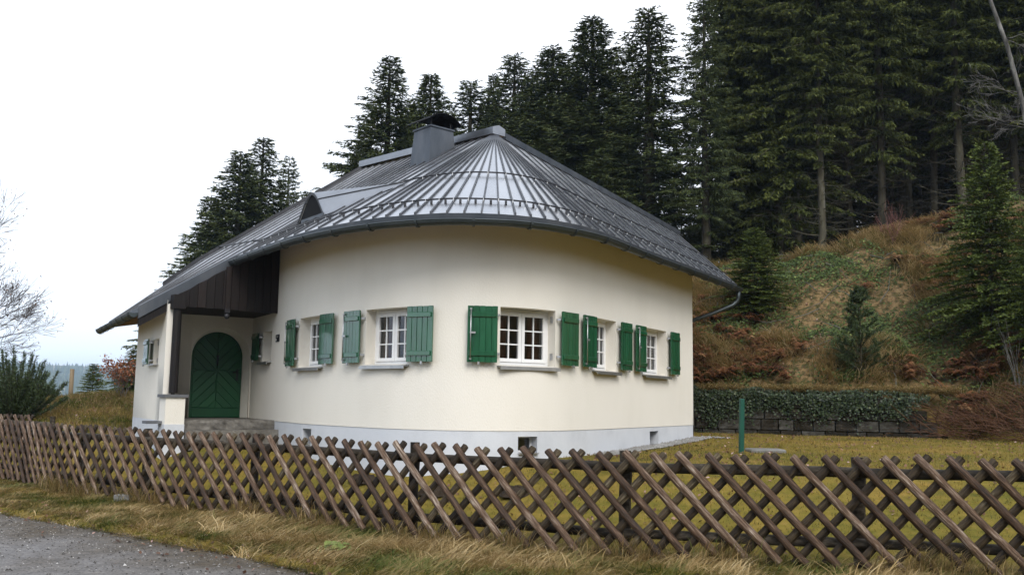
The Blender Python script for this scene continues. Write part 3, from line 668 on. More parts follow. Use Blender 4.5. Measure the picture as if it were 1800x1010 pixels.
def panel(seam0, seam1, rib=True):
    """seam0/seam1: point lists from ridge to eave"""
    m = HM(); m.strip(seam0, seam1, smooth=False); o = m.build('roof_panel', M['roof'], roof)
    if rib:
        m = HM(); w = (seam1[-1]-seam0[-1]); w = w.normalized() if w.length > 1e-6 else Vector((1, 0, 0))
        for a, b_ in zip(seam0, seam0[1:]):
            m.quad(a - w*.013, b_ - w*.013, b_ - w*.013 + Z*.03, a - w*.013 + Z*.03); m.quad(a + w*.013 + Z*.03, b_ + w*.013 + Z*.03, b_ + w*.013, a + w*.013); m.quad(a - w*.013 + Z*.03, b_ - w*.013 + Z*.03, b_ + w*.013 + Z*.03, a + w*.013 + Z*.03)
        e0, e1 = seam0[-1]-w*.013, seam0[-1]+w*.013; m.quad(e0, e1, e1+Z*.04, e0+Z*.04)
        m.build('standing_seam', M['roof_seam'], roof)
    return o
TT = [0.035, .3, .55, .8, 1.0]
seams = list(np.linspace(0, UL, 12)) + list(np.linspace(UL, UR, 20))[1:] + list(np.linspace(UR, EV.len, 21))[1:]
jit = lambda p: p + Z*random.uniform(-.004, .004)
for a, b_ in zip(seams, seams[1:]):
    panel([RP(a, t, .004) for t in TT], [jit(RP(b_, t, .004)) for t in TT])
bs = list(np.linspace(0, 1, 7))
for a, b_ in zip(bs, bs[1:]):
    panel([RB(a, t, .004) for t in (.03, .34, .68, .84, 1)], [jit(RB(b_, t, .004)) for t in (.03, .34, .68, .84, 1)])
# ridge box (left), ridge trim (right), verge trim, rake board
def prism(m, a, b_, w, h0, h1, peak):
    d = (b_-a).normalized(); s_ = Vector((-d.y, d.x, 0)).normalized(); R_ = []
    for p in (a, b_): R_.append([p - s_*w + Z*h0, p - s_*w + Z*h1, p + Z*(h1+peak), p + s_*w + Z*h1, p + s_*w + Z*h0])
    m.add(R_[0]+R_[1], [(0, 1, 2, 3, 4), (9, 8, 7, 6, 5)] + [(i, i+5, (i+1) % 5+5, (i+1) % 5) for i in range(5)])
m = HM(); da = (B_R-A_).normalized(); prism(m, A_ - da*.12, B_R + da*.1, .16, -.04, .10, .055); m.build('ridge_cap', M['cap'], roof)
m = HM(); dc = (C_R-A_).normalized(); prism(m, A_ + dc*.25, C_R, .11, -.06, .07, .03); m.build('ridge_cap', M['zinc'], roof)
m = HM()
for t0, t1 in ((0.0, .34), (.34, .68), (.68, .80)):
    a, b_ = RB(1, t0), RB(1, t1); prism(m, a, b_, .06, -.13, .075, .0)
m.build('verge_trim', M['dark_metal'], roof)
m = HM(); a, b_ = RB(0, .66), RB(0, 1.0); dd = (b_-a).normalized(); sd_ = Vector((dd.y, -dd.x, 0)).normalized(); sd_ = sd_ if sd_.y < 0 else -sd_
m.quad(a+sd_*.05+Z*.03, b_+sd_*.05+Z*.03, b_+sd_*.05-Z*.20, a+sd_*.05-Z*.20); m.quad(a+sd_*.05+Z*.03, a-sd_*.03+Z*.04, b_-sd_*.03+Z*.04, b_+sd_*.05+Z*.03); m.quad(a+sd_*.05-Z*.2, b_+sd_*.05-Z*.2, b_-sd_*.03-Z*.2, a-sd_*.03-Z*.2); m.quad(b_+sd_*.05+Z*.03, b_-sd_*.03+Z*.04, b_-sd_*.03-Z*.2, b_+sd_*.05-Z*.2)
m.build('rake_board', M['zinc'], roof)
m = HM(); m.quad(a+sd_*.02-Z*.19, b_+sd_*.02-Z*.19, b_+sd_*.02-Z*.36, a+sd_*.02-Z*.36); m.quad(a+sd_*.02-Z*.36, b_+sd_*.02-Z*.36, b_-sd_*.05-Z*.36, a-sd_*.05-Z*.36); m.build('rake_beam', M['dark_wood'], roof)
# boarded gable above the porch opening
gb = HM(); ga, gb_ = PF0 + pfn*-.03, PDL + pfn*-.03 + pf*.10
def under(p):
    """z of the roof underside above plan point p on the porch front"""
    best = min(np.linspace(.5, 1, 60), key=lambda t: (RB(0, t).xy - Vector((p.x, p.y))).length); return RB(0, best).z - .14
NB = 13
for i in range(NB):
    p, q = ga.lerp(gb_, i/NB), ga.lerp(gb_, (i+1)/NB); e = (q-p).normalized(); p2, q2 = p+e*.004, q-e*.004; dz = random.uniform(-.006, .006)
    zt0, zt1 = max(under(p), GZ0+.02), max(under(q), GZ0+.02); o_ = pfn*(.02 + random.uniform(0, .006))
    m = HM(); m.add([p2+Z*(GZ0+dz), q2+Z*(GZ0+dz), q2+Z*zt1, p2+Z*zt0] + [v+o_ for v in (p2+Z*(GZ0+dz), q2+Z*(GZ0+dz), q2+Z*zt1, p2+Z*zt0)], [(3, 2, 1, 0), (4, 5, 6, 7), (0, 1, 5, 4), (1, 2, 6, 5), (2, 3, 7, 6), (3, 0, 4, 7)])
    if i == 0: gable = m.build('porch_gable', M['dark_wood'])
    else: m.build('board', M['dark_wood'], gable)
m = HM(); bp_ = ga.lerp(gb_, .5)+pfn*.04; m.box(bp_ + Z*(GZ0+.4), (.085, .05, .84), (pf, pfn, Z)); m.build('batten', M['dark_wood'], gable)
m = HM(); m.quad(*[Vector((p.x, p.y, GZ0+.02)) for p in (ga, gb_, LI0, LI1, DC)]); m.build('porch_ceiling', M['dark_wood'], gable)
lp = bp_ + pfn*.02 + Z*(GZ0-.03); m = HM(); m.box(lp, (.10, .06, .07), (pf, pfn, Z)); lampo = m.build('porch_lamp', M['dark_metal'])
m = HM(); 
for i in range(6):
    pass
rings = []
for i in range(7):
    a = math.pi*i/6; rings.append((lp.z-.10+.055*math.cos(a), max(.002, .055*math.sin(a))))
m.tube([Vector((lp.x, lp.y, z)) for z, r in rings], [r for z, r in rings], 10); m.build('lamp_globe', M['dark_metal'], lampo)
# house number on plain metal figures
def digit(m, segs, o, ax, h, w, th):
    for (x0, z0, x1, z1) in segs:
        a, b_ = o + ax[0]*(x0*w) + Z*(z0*h), o + ax[0]*(x1*w) + Z*(z1*h); d = b_-a
        m.box((a+b_)/2, (d.length+th, .012, th), (d.normalized(), ax[1], d.normalized().cross(ax[1])))
un = wall_u(489, 594); zn = PY(489, 594, W(un, 0).y).z; n2 = wn_(un); n3 = Vector((n2.x, n2.y, 0)); ax0 = Vector((-n2.y, n2.x, 0))
S5 = [(0, 1, 1, 1), (0, 1, 0, .52), (0, .52, .9, .52), (.95, .5, .95, .06), (.9, 0, 0, 0)]
S8 = [(0, 0, 1, 0), (0, .5, 1, .5), (0, 1, 1, 1), (0, 0, 0, 1), (1, 0, 1, 1)]
for k, sg in enumerate((S5, S8)):
    m = HM(); digit(m, sg, W(un, zn-.06, .012) + ax0*(-.11 + k*.13), (ax0, n3), .12, .08, .022); m.build('house_number', M['dark_metal'])

# eave fascia, gutter and brackets
def sweep_gutter(m, pts, r, side_fn, drop):
    """half-round trough; side_fn(i) -> outward horizontal unit vector"""
    n = 8; rows_ = []
    for i, p in enumerate(pts):
        o = side_fn(i); c = p + o*(r*.95) - Z*drop
        rows_.append([c + o*(r*math.cos(a)) - Z*(r*math.sin(a)) for a in [math.pi*k/n for k in range(n+1)]])
    for k in range(n): m.strip([rw[k] for rw in rows_], [rw[k+1] for rw in rows_], smooth=True)
    for rw in (rows_[0], rows_[-1]): m.add(rw, [tuple(range(n+1))])
    m.tube([rw[0] for rw in rows_], .011, 5)
    return rows_
def eout(u): t = EV.tan(u); return Vector((t.y, -t.x, 0)).normalized()
ge = list(np.linspace(-.02, EV.len, 70))
m = HM(); m.strip([EV.at(u)+eout(u)*.012+Z*.0 for u in ge], [EV.at(u)-Z*.16-eout(u)*.01 for u in ge], smooth=True); m.strip([EV.at(u)+eout(u)*.012 for u in ge], [EV.at(u)-eout(u)*.06+Z*.012 for u in ge], smooth=True); m.build('eave_fascia', M['zinc'], roof)
m = HM(); gp = [EV.at(u) for u in ge]; rows_ = sweep_gutter(m, gp, .078, lambda i: eout(ge[i]), .115); gutter = m.build('gutter', M['gutter'])
def bracket(p, o, r, par):
    m = HM(); c = p + o*(r*.95) - Z*.115; t = Vector((-o.y, o.x, 0)); R2_ = r+.012
    arc = [c + o*(R2_*math.cos(a)) - Z*(R2_*math.sin(a)) for a in np.linspace(-.1, math.pi, 9)]
    for a, b_ in zip(arc, arc[1:]): d = b_-a; m.box((a+b_)/2, (d.length+.004, .035, .012), (d.normalized(), t, d.normalized().cross(t)))
    m.build('gutter_bracket', M['gutter'], par)
for u in np.arange(.35, EV.len, .82): bracket(EV.at(u), eout(u), .078, gutter)
# low eave over the porch side
low = [N_.lerp(F_, t) for t in np.linspace(0, 1.0, 14)]; lo_ = (F_-N_); lo_ = Vector((lo_.y, -lo_.x, 0)).normalized(); lo_ = lo_ if lo_.x < 0 else -lo_
m = HM(); m.strip([p + lo_*.01 for p in low], [p - Z*.13 for p in low]); m.build('eave_fascia', M['zinc'], roof)
m = HM(); sweep_gutter(m, [p for p in low], .08, lambda i: lo_, .10); g2 = m.build('gutter', M['gutter'])
for t in np.linspace(.04, .98, 7): bracket(N_.lerp(F_, t)+Z*.015, lo_, .08, g2)
# downpipe at the right-hand end
ep = EV.at(EV.len-.12) + eout(EV.len)*.07 - Z*.19; m = HM(); rc = W(WALL.len, 3.45) + Vector((.02, .75, 0))
m.tube([ep + Z*.05, ep - Z*.14, ep - Z*.22 - Vector((.03, -.02, 0)), ep.lerp(rc, .12) - Z*.22, ep.lerp(rc, .5) - Z*.12, rc + Z*.05, rc - Z*.15, Vector((rc.x, rc.y, .95))], .048, 10); m.build('downpipe', M['gutter'])
# snow guards: two pipes on studs
def guard(fn, params, up, r, par, stud_every):
    m = HM(); m.tube([fn(p, up) for p in params], r, 6); g = m.build('snow_guard', M['dark_metal'], par)
    for p in stud_every:
        m = HM(); a, b_ = fn(p, .0), fn(p, up); m.box((a+b_)/2 + Z*.003, (.014, .026, up+.012)); m.build('guard_stud', M['steel'], par)
for t, s0 in ((.895, seams), (.60, seams[::2])):
    guard(lambda u, z, t=t: RP(u, t, z), np.linspace(.05, EV.len-.05, 90), .062, .014, roof, [s for s in s0 if .1 < s < EV.len])
guard(lambda v, z: RB(v, .60, z), np.linspace(0.02, .98, 8), .07, .016, roof, bs[1:])
m = HM()
for a, b_ in zip(seams, seams[1:]):
    if a < UL*.5 or b_ > UR+3: continue
    p = RP((a+b_)/2, .905, .03); m.box(p, (.035, .035, .055))
m.build('ice_stop', M['dark_metal'], roof)
# chimney
def find_ut(x, y, u0, u1):
    best = None
    for u in np.linspace(u0, u1, 60):
        for t in np.linspace(.02, .98, 60):
            q = proj(RP(u, t)); d = (q[0]-x)**2 + (q[1]-y)**2
            if best is None or d < best[0]: best = (d, u, t)
    return best[1], best[2]
cb = RP(*find_ut(756, 284, 0, UL+1)); ca = da.copy(); ca.z = 0; ca.normalize(); cs = Vector((ca.y, -ca.x, 0)); cs = cs if cs.x > 0 else -cs
# near corner of the shaft at cb: shaft extends back-left (ca) and back-right
cw = .60; e1, e2 = ca, Vector((-ca.y, ca.x, 0)); e2 = e2 if e2.x > 0 else -e2
zt = PY(756, 222, cb.y+.05).z
cc = cb + e1*(cw/2) + e2*(cw/2); m = HM()
def sq(c, h, z): return [Vector((c.x, c.y, z)) + e1*(a*h) + e2*(b_*h) for a, b_ in ((-1, -1), (1, -1), (1, 1), (-1, 1))]
r0, r1 = sq(cc, cw/2+.05, cb.z-.25), sq(cc, cw/2-.02, zt); r2, r3 = sq(cc, cw/2+.005, zt), sq(cc, cw/2+.005, zt+.03)
m.add(r0+r1, [(i, (i+1) % 4, (i+1) % 4+4, i+4) for i in range(4)]); m.add(r2+r3, [(i, (i+1) % 4, (i+1) % 4+4, i+4) for i in range(4)] + [(4, 5, 6, 7), (3, 2, 1, 0)])
ch = m.build('chimney', M['zinc'])
m = HM()
for q in sq(cc, cw/2-.06, 0): m.tube([Vector((q.x, q.y, zt+.02)), Vector((q.x, q.y, zt+.17))], .014, 5)
m.build('cap_leg', M['dark_metal'], ch)
m = HM(); hw = cw/2+.10; prof = []
for i in range(13):
    a = -1 + 2*i/12; prof.append((a*hw, zt+.12 + .17*(1-abs(a)**2.1)))
for th in (0, -.015):
    m.strip([Vector((cc.x, cc.y, 0)) + e2*x - e1*hw + Z*(z+th) for x, z in prof], [Vector((cc.x, cc.y, 0)) + e2*x + e1*hw + Z*(z+th) for x, z in prof], smooth=True)
for s_ in (-1, 1): m.strip([Vector((cc.x, cc.y, 0)) + e2*x + e1*(hw*s_) + Z*z for x, z in prof], [Vector((cc.x, cc.y, 0)) + e2*x + e1*(hw*s_) + Z*(z-.015) for x, z in prof])
m.build('chimney_cap', M['void'], ch)
m = HM(); fb = sq(cc, cw/2+.14, 0); m.add([p + Z*0 for p in [RP(*find_ut(*proj(Vector((q.x, q.y, cb.z))), 0, UL+1), .02) for q in fb]], [(0, 1, 2, 3)])
m = None
# eyebrow dormer
bl, br, apx = [RP(*find_ut(x, y, 0, UL+1)) for x, y in ((527, 394), (574, 377), (716, 323))]
bd = (br-bl); hgt = .50; m = HM(); K = 16
fwd_ = ((bl+br)/2 - apx); fwd_.z = 0; fwd_.normalize()
def bell(a): return (0.5+0.5*math.cos(math.pi*a))**.62 if abs(a) < 1 else 0
front = [bl + bd*(i/K) + Z*(hgt*bell(2*i/K-1)) for i in range(K+1)]; lip = [p + fwd_*.07 + Z*.012 for p in front]
R_ = [lip] + [[p.lerp(apx + Z*.02, s_) + Z*.02 for p in front] for s_ in (0, .25, .5, .75, .97)]
for a, b_ in zip(R_, R_[1:]): m.strip(a, b_, smooth=True)
dor = m.build('dormer', M['tail'])
for fi in (4, 12):
    m = HM(); m.tube([R_[0][fi] + Z*.012] + [r[fi] + Z*.014 for r in R_[1:]], .012, 5); m.build('dormer_seam', M['roof_seam'], dor)
m = HM(); bk = [p + fwd_*.012 for p in front]; m.add([bl + fwd_*.012] + bk[1:-1] + [br + fwd_*.012], [tuple(range(K+1))]); m.build('dormer_shade_fill', M['void'], dor)  # black sheet stands in for the dark interior behind the dormer front
m = HM(); m.strip([p + Z*.02 for p in lip], [p - Z*.035 for p in lip]); m.build('dormer_edge', M['dark_metal'], dor)
m = HM(); m.box((bl+br)/2 - fwd_*.03 + Z*.03, ((br-bl).length*.8, .08, .06), (bd.normalized(), bd.normalized().cross(Z).normalized(), Z)); m.build('dormer_sill', M['zinc'], dor)

# ------------------------------------------------------------------ fence
def fence_s(xpix, ypix=870):
    r = ray(xpix, ypix); best = None
    for i, (a, b_) in enumerate(zip(FENCE.p, FENCE.p[1:])):
        ca, cb_ = r.x*a.y - r.y*a.x, r.x*b_.y - r.y*b_.x
        if ca*cb_ <= 0 and ca != cb_: best = FENCE.L[i] + ca/(ca-cb_)*(b_-a).length
    return best
def lath_mesh(seed, m_, r=.0425, n=5, half=True, tip=True):
    rr = random.Random(seed); mb = MB(); rings = []
    zs = [-.5, -.33, -.1, .12, .34, .492, .5]
    for k, z in enumerate(zs):
        rad = r*rr.uniform(.93, 1.07) if 0 < k < 5 else r*.98
        if tip and k == 6: rad *= .62
        ox, oy = rr.uniform(-.007, .007), rr.uniform(-.004, .004)
        if half: ring = [(rad*math.cos(a)+ox, -rad*1.05*math.sin(a)+oy, z) for a in np.linspace(0, math.pi, n+1)]
        else: ring = [(rad*math.cos(a)+ox, rad*math.sin(a)+oy, z) for a in np.linspace(0, 2*math.pi, n+2)[:-1]]
        rings.append(ring)
    c = n+1
    mb.add(sum(rings, []), [(i*c+k, i*c+(k+1) % c, (i+1)*c+(k+1) % c, (i+1)*c+k) for i in range(len(zs)-1) for k in range(c)], True)
    mb.add(rings[0], [tuple(range(c-1, -1, -1))]); mb.add(rings[-1], [tuple(range(c))])
    return mb.mesh('lath', m_)
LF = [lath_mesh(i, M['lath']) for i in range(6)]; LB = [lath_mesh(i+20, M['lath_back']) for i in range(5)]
RM = [lath_mesh(i+50, M['rail'], .052, 7, False, False) for i in range(3)]
def stick(name, me, a, b_, face, parent, off):
    """put a unit-length mesh (axis z, round side -y) between a and b, round side towards face"""
    d = b_-a; L = d.length; z = d.normalized(); y = -(face - z*face.dot(z)).normalized(); x = y.cross(z)
    mw = Matrix(((x.x, y.x, z.x*L, 0), (x.y, y.y, z.y*L, 0), (x.z, y.z, z.z*L, 0), (0, 0, 0, 1)))
    c = (a+b_)/2 - off; mw.translation = c
    return link(name, me, parent, mw=mw)
def make_fence(path, s0, s1, posts, label, group, top=1.17, bot=.07, spacing=.295, run=1.02, seed=3, lift=lambda p: 0):
    rr = random.Random(seed); a0 = path.at((s0+s1)/2); base = Vector((a0.x, a0.y, 0)); f = empty('lattice_fence', base); tag(f, label, 'fence', group)
    out = lambda s_: Vector((path.tan(s_, .4).y, -path.tan(s_, .4).x, 0)).normalized()
    def pt(s_, off, z): p = path.at(s_); o = out(s_); return Vector((p.x, p.y, z + lift(p))) + o*off
    s_ = s0
    while s_ < s1:
        j = rr.uniform(-.018, .018); dz = rr.uniform(-.02, .018)
        a, b_ = pt(s_+j, .012, top+dz), pt(s_+run+rr.uniform(-.02, .02), .012, bot+dz+rr.uniform(-.02, .02)); stick('lath', rr.choice(LF), b_, a, out(s_+run/2), f, base)
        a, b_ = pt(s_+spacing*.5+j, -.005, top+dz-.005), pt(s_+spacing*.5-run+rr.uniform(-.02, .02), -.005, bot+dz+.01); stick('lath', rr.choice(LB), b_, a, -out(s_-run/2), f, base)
        s_ += spacing*rr.uniform(.96, 1.04)
    for a, b_ in zip(posts, posts[1:]):
        for z, r in ((top-.17, 1), (bot+.22, 1)):
            o = -.105
            stick('rail', rr.choice(RM), pt(a-.05, o, z+rr.uniform(-.01, .01)), pt(b_+.05, o, z+rr.uniform(-.01, .01)), Vector((0, 0, 1)), f, base)
    for a in posts:
        p = pt(a, -.21, 0); q = Vector((p.x, p.y, top+.0)); stick('post', RM[0], Vector((p.x, p.y, -.1)), q, out(a), f, base).scale.x *= 1.25
    return f
PS = [FENCE.len*.002, fence_s(20), fence_s(118), fence_s(233), fence_s(425), fence_s(708), fence_s(1094), fence_s(1512), fence_s(1512)+2.55]
make_fence(FENCE, .2, FENCE.len-.6, PS, 'crossed lath fence of brown half round sticks along the road verge', None, lift=lambda p: .04*float(sst(2, 5, p.x)))
F2 = Path([(-13.6, 22.7), (-12.0, 21.5), (-10.15, 20.25)]); F2.p = [Vector(p) for p in F2.p]
make_fence(F2, .3, F2.len-.4, [.1, F2.len-.05], 'short crossed lath fence behind the left end of the road fence', None, top=1.2, bot=.35, run=.8, seed=9)
# square concrete footing seen under the left part of the fence
fs = fence_s(222, 885); p = FENCE.at(fs); m = MB(); m.box((0, 0, 0), (.24, .22, .22), bev=.012); tag(m.build('concrete_footing', M['concrete'], loc=(p.x-.02, p.y-.06, .05)), 'small square concrete block under the lattice fence', 'footing')

# ------------------------------------------------------------------ conifers
def conifer_mesh(seed, H=18.0, R=3.6, base=.12, dz=.27, per=5, twig=.085, hang=.45, mats=('needle',), up_top=.55, power=.8, tw_w=.055, tw_len=1.0, dead=0, trunk_r=None, kink=0.0, thin=.12):
    rg = np.random.default_rng(seed); tr = MB(); z0 = base*H
    trunk_r = trunk_r or H*.0125
    wob = [(rg.uniform(-.06, .06)*kink, rg.uniform(-.06, .06)*kink) for _ in range(7)]
    zs_ = [-.4, 0, .06*H, .25*H, .5*H, .8*H, H*.995]
    tr.tube([Vector((wob[i][0]*H*.1, wob[i][1]*H*.1, z)) for i, z in enumerate(zs_)], [trunk_r*1.5, trunk_r*1.25, trunk_r*1.02, trunk_r*.86, trunk_r*.62, trunk_r*.3, .012], 9)
    Vs, Ts = [], []; z = z0
    while z < H*.985:
        tt = (z-z0)/(H-z0); n = per + rg.integers(-1, 2); a0 = rg.uniform(0, 6.28)
        for k in range(max(3, n)):
            az = a0 + 6.283*k/n + rg.uniform(-.35, .35); L = (R*(1-tt)**power*rg.uniform(.62, 1.12) + .06*R*(1-tt) + .10)
            if tt < thin: L *= .35 + .65*tt/thin
            if tt < thin and rg.random() < .38*(1-tt/thin): continue
            rd = np.array([math.cos(az), math.sin(az), 0]); pr = np.array([-math.sin(az), math.cos(az), 0])
            up = up_top*tt**1.5 - .10*(1-tt) + rg.uniform(-.08, .08); dr = .42*(1-tt*.75); tipu = .16*(1-tt)
            cz = lambda s_: L*(up*s_ - dr*s_**2 + tipu*s_**4)
            bp = [Vector((rd[0]*L*s_, rd[1]*L*s_, z + cz(s_))) for s_ in (0, .5, 1)]
            tr.tube(bp, [max(.012, .011*L), max(.008, .007*L), .004], 3, cap=False)
            nt = max(4, int(L/twig)); s_ = np.sort(rg.uniform(.08, 1.0, nt*2)); side = np.where(rg.random(nt*2) < .5, -1., 1.)
            ctr = rd[None]*(L*s_)[:, None]; ctr[:, 2] = z + L*(up*s_ - dr*s_**2 + tipu*s_**4)
            ln_ = (.10 + .34*np.minimum(L, 2.6)*(1-s_)**.8*.75 + .10*rg.random(nt*2))*tw_len
            phi = rg.uniform(.45, 1.0, nt*2)
            dv = pr[None]*(side*np.sin(phi))[:, None] + rd[None]*np.cos(phi)[:, None]; dv[:, 2] += -hang*rg.uniform(.2, 1.35, nt*2)*(1-.7*tt) + .25*tt
            dv /= np.linalg.norm(dv, axis=1)[:, None]
            for sub in range(5):
                if sub == 0: b_ = ctr; d = dv; l = ln_
                else:
                    f = rg.uniform(.25, .85, nt*2); b_ = ctr + dv*(ln_*f)[:, None]; d = dv + rg.normal(0, .55, dv.shape); d[:, 2] -= hang*.5; d /= np.linalg.norm(d, axis=1)[:, None]; l = ln_*rg.uniform(.32, .62, nt*2)
                wv = np.cross(d, rg.normal(0, 1, d.shape)); wv /= np.linalg.norm(wv, axis=1)[:, None]+1e-6; wv *= (tw_w*rg.uniform(.6, 1.2, nt*2))[:, None]
                mid = b_ + d*(l*.35)[:, None]
                Vs.append(np.stack([b_, mid + wv*.5, b_ + d*l[:, None], mid - wv*.5], 1).reshape(-1, 3))
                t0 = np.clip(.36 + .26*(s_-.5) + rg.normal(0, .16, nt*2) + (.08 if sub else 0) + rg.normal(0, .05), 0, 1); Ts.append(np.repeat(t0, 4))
        z += dz*rg.uniform(.7, 1.3)*(1.0 - .45*tt)
    for i in range(dead):
        zz = rg.uniform(.04*H, z0+.12*H); az = rg.uniform(0, 6.28); L = rg.uniform(.5, 2.0); dx, dy = math.cos(az), math.sin(az); c = rg.uniform(-.5, .1)
        pts = [Vector((dx*L*s_, dy*L*s_, zz + L*(c*s_ + .28*s_*s_))) for s_ in (0, .35, .7, 1)]; tr.tube(pts, [.018, .013, .009, .004], 3, cap=False)
        for j in range(3):
            q = pts[1].lerp(pts[3], rg.random()); tr.tube([q, q + Vector((dx*.3+rg.normal(0, .25), dy*.3+rg.normal(0, .25), rg.normal(-.15, .15)))], [.007, .003], 3, cap=False)
    V = np.concatenate(Vs); T = np.concatenate(Ts); Fq = np.arange(len(V)).reshape(-1, 4)
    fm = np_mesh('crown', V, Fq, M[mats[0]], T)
    return tr.mesh('trunk', M['bark']), fm, H, R
ntri = 0
VAR = {}
for i in range(3): VAR['edge%d' % i] = conifer_mesh(100+i, 17, 3.4, .08, .27, 5, .066, .85, ('needle',), power=1.0, tw_w=.046, up_top=.75)
VAR['slim'] = conifer_mesh(120, 18, 2.5, .16, .42, 5, .075, .95, ('needle',), power=.75, tw_w=.05, up_top=.75)
for i in range(3): VAR['forest%d' % i] = conifer_mesh(140+i, 24, 3.5, .13+.05*i, .36, 5, .085, .85, ('needle_dark',), power=.6, tw_w=.064, dead=110, trunk_r=.165, kink=.8, thin=.34)
VAR['skirt'] = conifer_mesh(150, 22, 3.6, .06, .33, 5, .085, .7, ('needle_dark',), power=.62, tw_w=.085, dead=40, trunk_r=.16)
for i in range(2): VAR['young%d' % i] = conifer_mesh(160+i, 5, 1.55, .05, .13, 5, .05, .22, ('needle_young',), power=.85, tw_w=.034, tw_len=.62, trunk_r=.05)
def tree(kind, x, y, top_z=None, H=None, R=None, rz=None, label='', group=None, name='spruce_tree', sink=.15, cat='tree', lean=0):
    tm, fm, H0, R0_ = VAR[kind]; z0 = ghs(x, y) - sink; H = H or (top_z - z0); sc = H/H0; sr = (R/R0_) if R else sc
    e = empty(name, (x, y, z0), random.uniform(0, 6.28) if rz is None else rz); e.rotation_euler.x = lean
    tag(e, label, cat, group)
    for nm, me_ in (('trunk', tm), ('crown', fm)):
        o = link(nm, me_, e); o.scale = (sr, sr, sc)
    return e
def ptree(kind, px, py, Y, R, label, group=None, **k):
    p = PY(px, py, Y); return tree(kind, p.x, p.y, top_z=p.z, R=R*1.27, label=label, group=group, **k)
GB = 'conifers behind the house'
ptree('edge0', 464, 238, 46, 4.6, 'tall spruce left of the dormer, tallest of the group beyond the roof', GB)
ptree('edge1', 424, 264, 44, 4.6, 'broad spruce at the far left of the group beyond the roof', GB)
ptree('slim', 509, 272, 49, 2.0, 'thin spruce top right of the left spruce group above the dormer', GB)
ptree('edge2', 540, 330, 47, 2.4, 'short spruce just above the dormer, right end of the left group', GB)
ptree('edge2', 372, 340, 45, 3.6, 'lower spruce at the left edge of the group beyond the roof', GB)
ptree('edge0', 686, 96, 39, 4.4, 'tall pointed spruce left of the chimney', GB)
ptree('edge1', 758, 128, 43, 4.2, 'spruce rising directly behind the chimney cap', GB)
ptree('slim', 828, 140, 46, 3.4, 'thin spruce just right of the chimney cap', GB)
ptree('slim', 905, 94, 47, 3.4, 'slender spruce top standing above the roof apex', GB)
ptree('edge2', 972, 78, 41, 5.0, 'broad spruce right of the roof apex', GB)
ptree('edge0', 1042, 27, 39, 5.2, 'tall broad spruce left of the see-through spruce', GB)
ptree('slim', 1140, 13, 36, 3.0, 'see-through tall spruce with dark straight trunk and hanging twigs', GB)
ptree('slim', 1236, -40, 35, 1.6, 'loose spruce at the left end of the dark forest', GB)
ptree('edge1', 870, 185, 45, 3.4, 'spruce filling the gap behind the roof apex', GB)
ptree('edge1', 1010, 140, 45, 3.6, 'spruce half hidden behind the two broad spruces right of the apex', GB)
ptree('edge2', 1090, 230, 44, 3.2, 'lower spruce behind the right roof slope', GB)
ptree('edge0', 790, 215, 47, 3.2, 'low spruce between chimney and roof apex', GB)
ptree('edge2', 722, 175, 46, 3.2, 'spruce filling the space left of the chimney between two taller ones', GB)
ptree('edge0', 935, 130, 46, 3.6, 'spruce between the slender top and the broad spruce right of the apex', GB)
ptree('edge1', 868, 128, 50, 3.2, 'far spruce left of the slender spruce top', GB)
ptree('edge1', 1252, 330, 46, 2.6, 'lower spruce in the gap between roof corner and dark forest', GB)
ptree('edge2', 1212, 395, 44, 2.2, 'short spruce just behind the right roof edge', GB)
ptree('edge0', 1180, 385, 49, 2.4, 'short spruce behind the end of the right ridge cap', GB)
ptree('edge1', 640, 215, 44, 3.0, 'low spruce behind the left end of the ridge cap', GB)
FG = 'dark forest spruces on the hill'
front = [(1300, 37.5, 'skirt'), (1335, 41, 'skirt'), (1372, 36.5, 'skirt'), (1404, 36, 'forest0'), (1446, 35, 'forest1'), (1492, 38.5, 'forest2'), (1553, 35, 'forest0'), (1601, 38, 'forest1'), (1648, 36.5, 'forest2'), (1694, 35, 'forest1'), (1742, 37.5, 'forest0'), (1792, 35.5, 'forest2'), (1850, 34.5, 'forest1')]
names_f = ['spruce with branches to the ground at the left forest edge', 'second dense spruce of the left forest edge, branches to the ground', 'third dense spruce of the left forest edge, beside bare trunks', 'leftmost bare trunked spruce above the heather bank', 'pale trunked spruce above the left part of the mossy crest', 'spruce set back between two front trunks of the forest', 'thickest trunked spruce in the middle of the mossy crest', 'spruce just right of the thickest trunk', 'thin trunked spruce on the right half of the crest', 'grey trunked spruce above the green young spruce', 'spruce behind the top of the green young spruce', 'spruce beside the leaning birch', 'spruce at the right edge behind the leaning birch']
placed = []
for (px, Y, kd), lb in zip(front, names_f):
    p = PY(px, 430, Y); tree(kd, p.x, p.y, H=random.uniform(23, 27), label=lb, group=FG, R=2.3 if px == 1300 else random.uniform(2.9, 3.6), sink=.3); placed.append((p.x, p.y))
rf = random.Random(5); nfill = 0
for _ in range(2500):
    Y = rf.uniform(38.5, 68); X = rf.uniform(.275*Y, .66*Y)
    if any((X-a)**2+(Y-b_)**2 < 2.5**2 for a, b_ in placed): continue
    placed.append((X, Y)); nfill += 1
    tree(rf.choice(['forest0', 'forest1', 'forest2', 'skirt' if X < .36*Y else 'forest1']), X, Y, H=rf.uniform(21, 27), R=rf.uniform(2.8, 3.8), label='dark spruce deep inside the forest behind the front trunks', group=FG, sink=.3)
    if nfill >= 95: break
YG = 'young conifers on the bank'
p, h_ = stand(1328, 555, 400); print('young', p, h_); tree('young0', p.x, p.y, H=h_+.15, R=1.5, label='young spruce at the foot of the forest beside the roof corner', group=YG, name='young_spruce')
p, h_ = stand(1748, 610, 250); print('young2', p, h_); tree('young1', p.x, p.y, H=h_+.15, R=1.95, label='bright green young spruce at the right edge of the bank', group=YG, name='young_spruce')
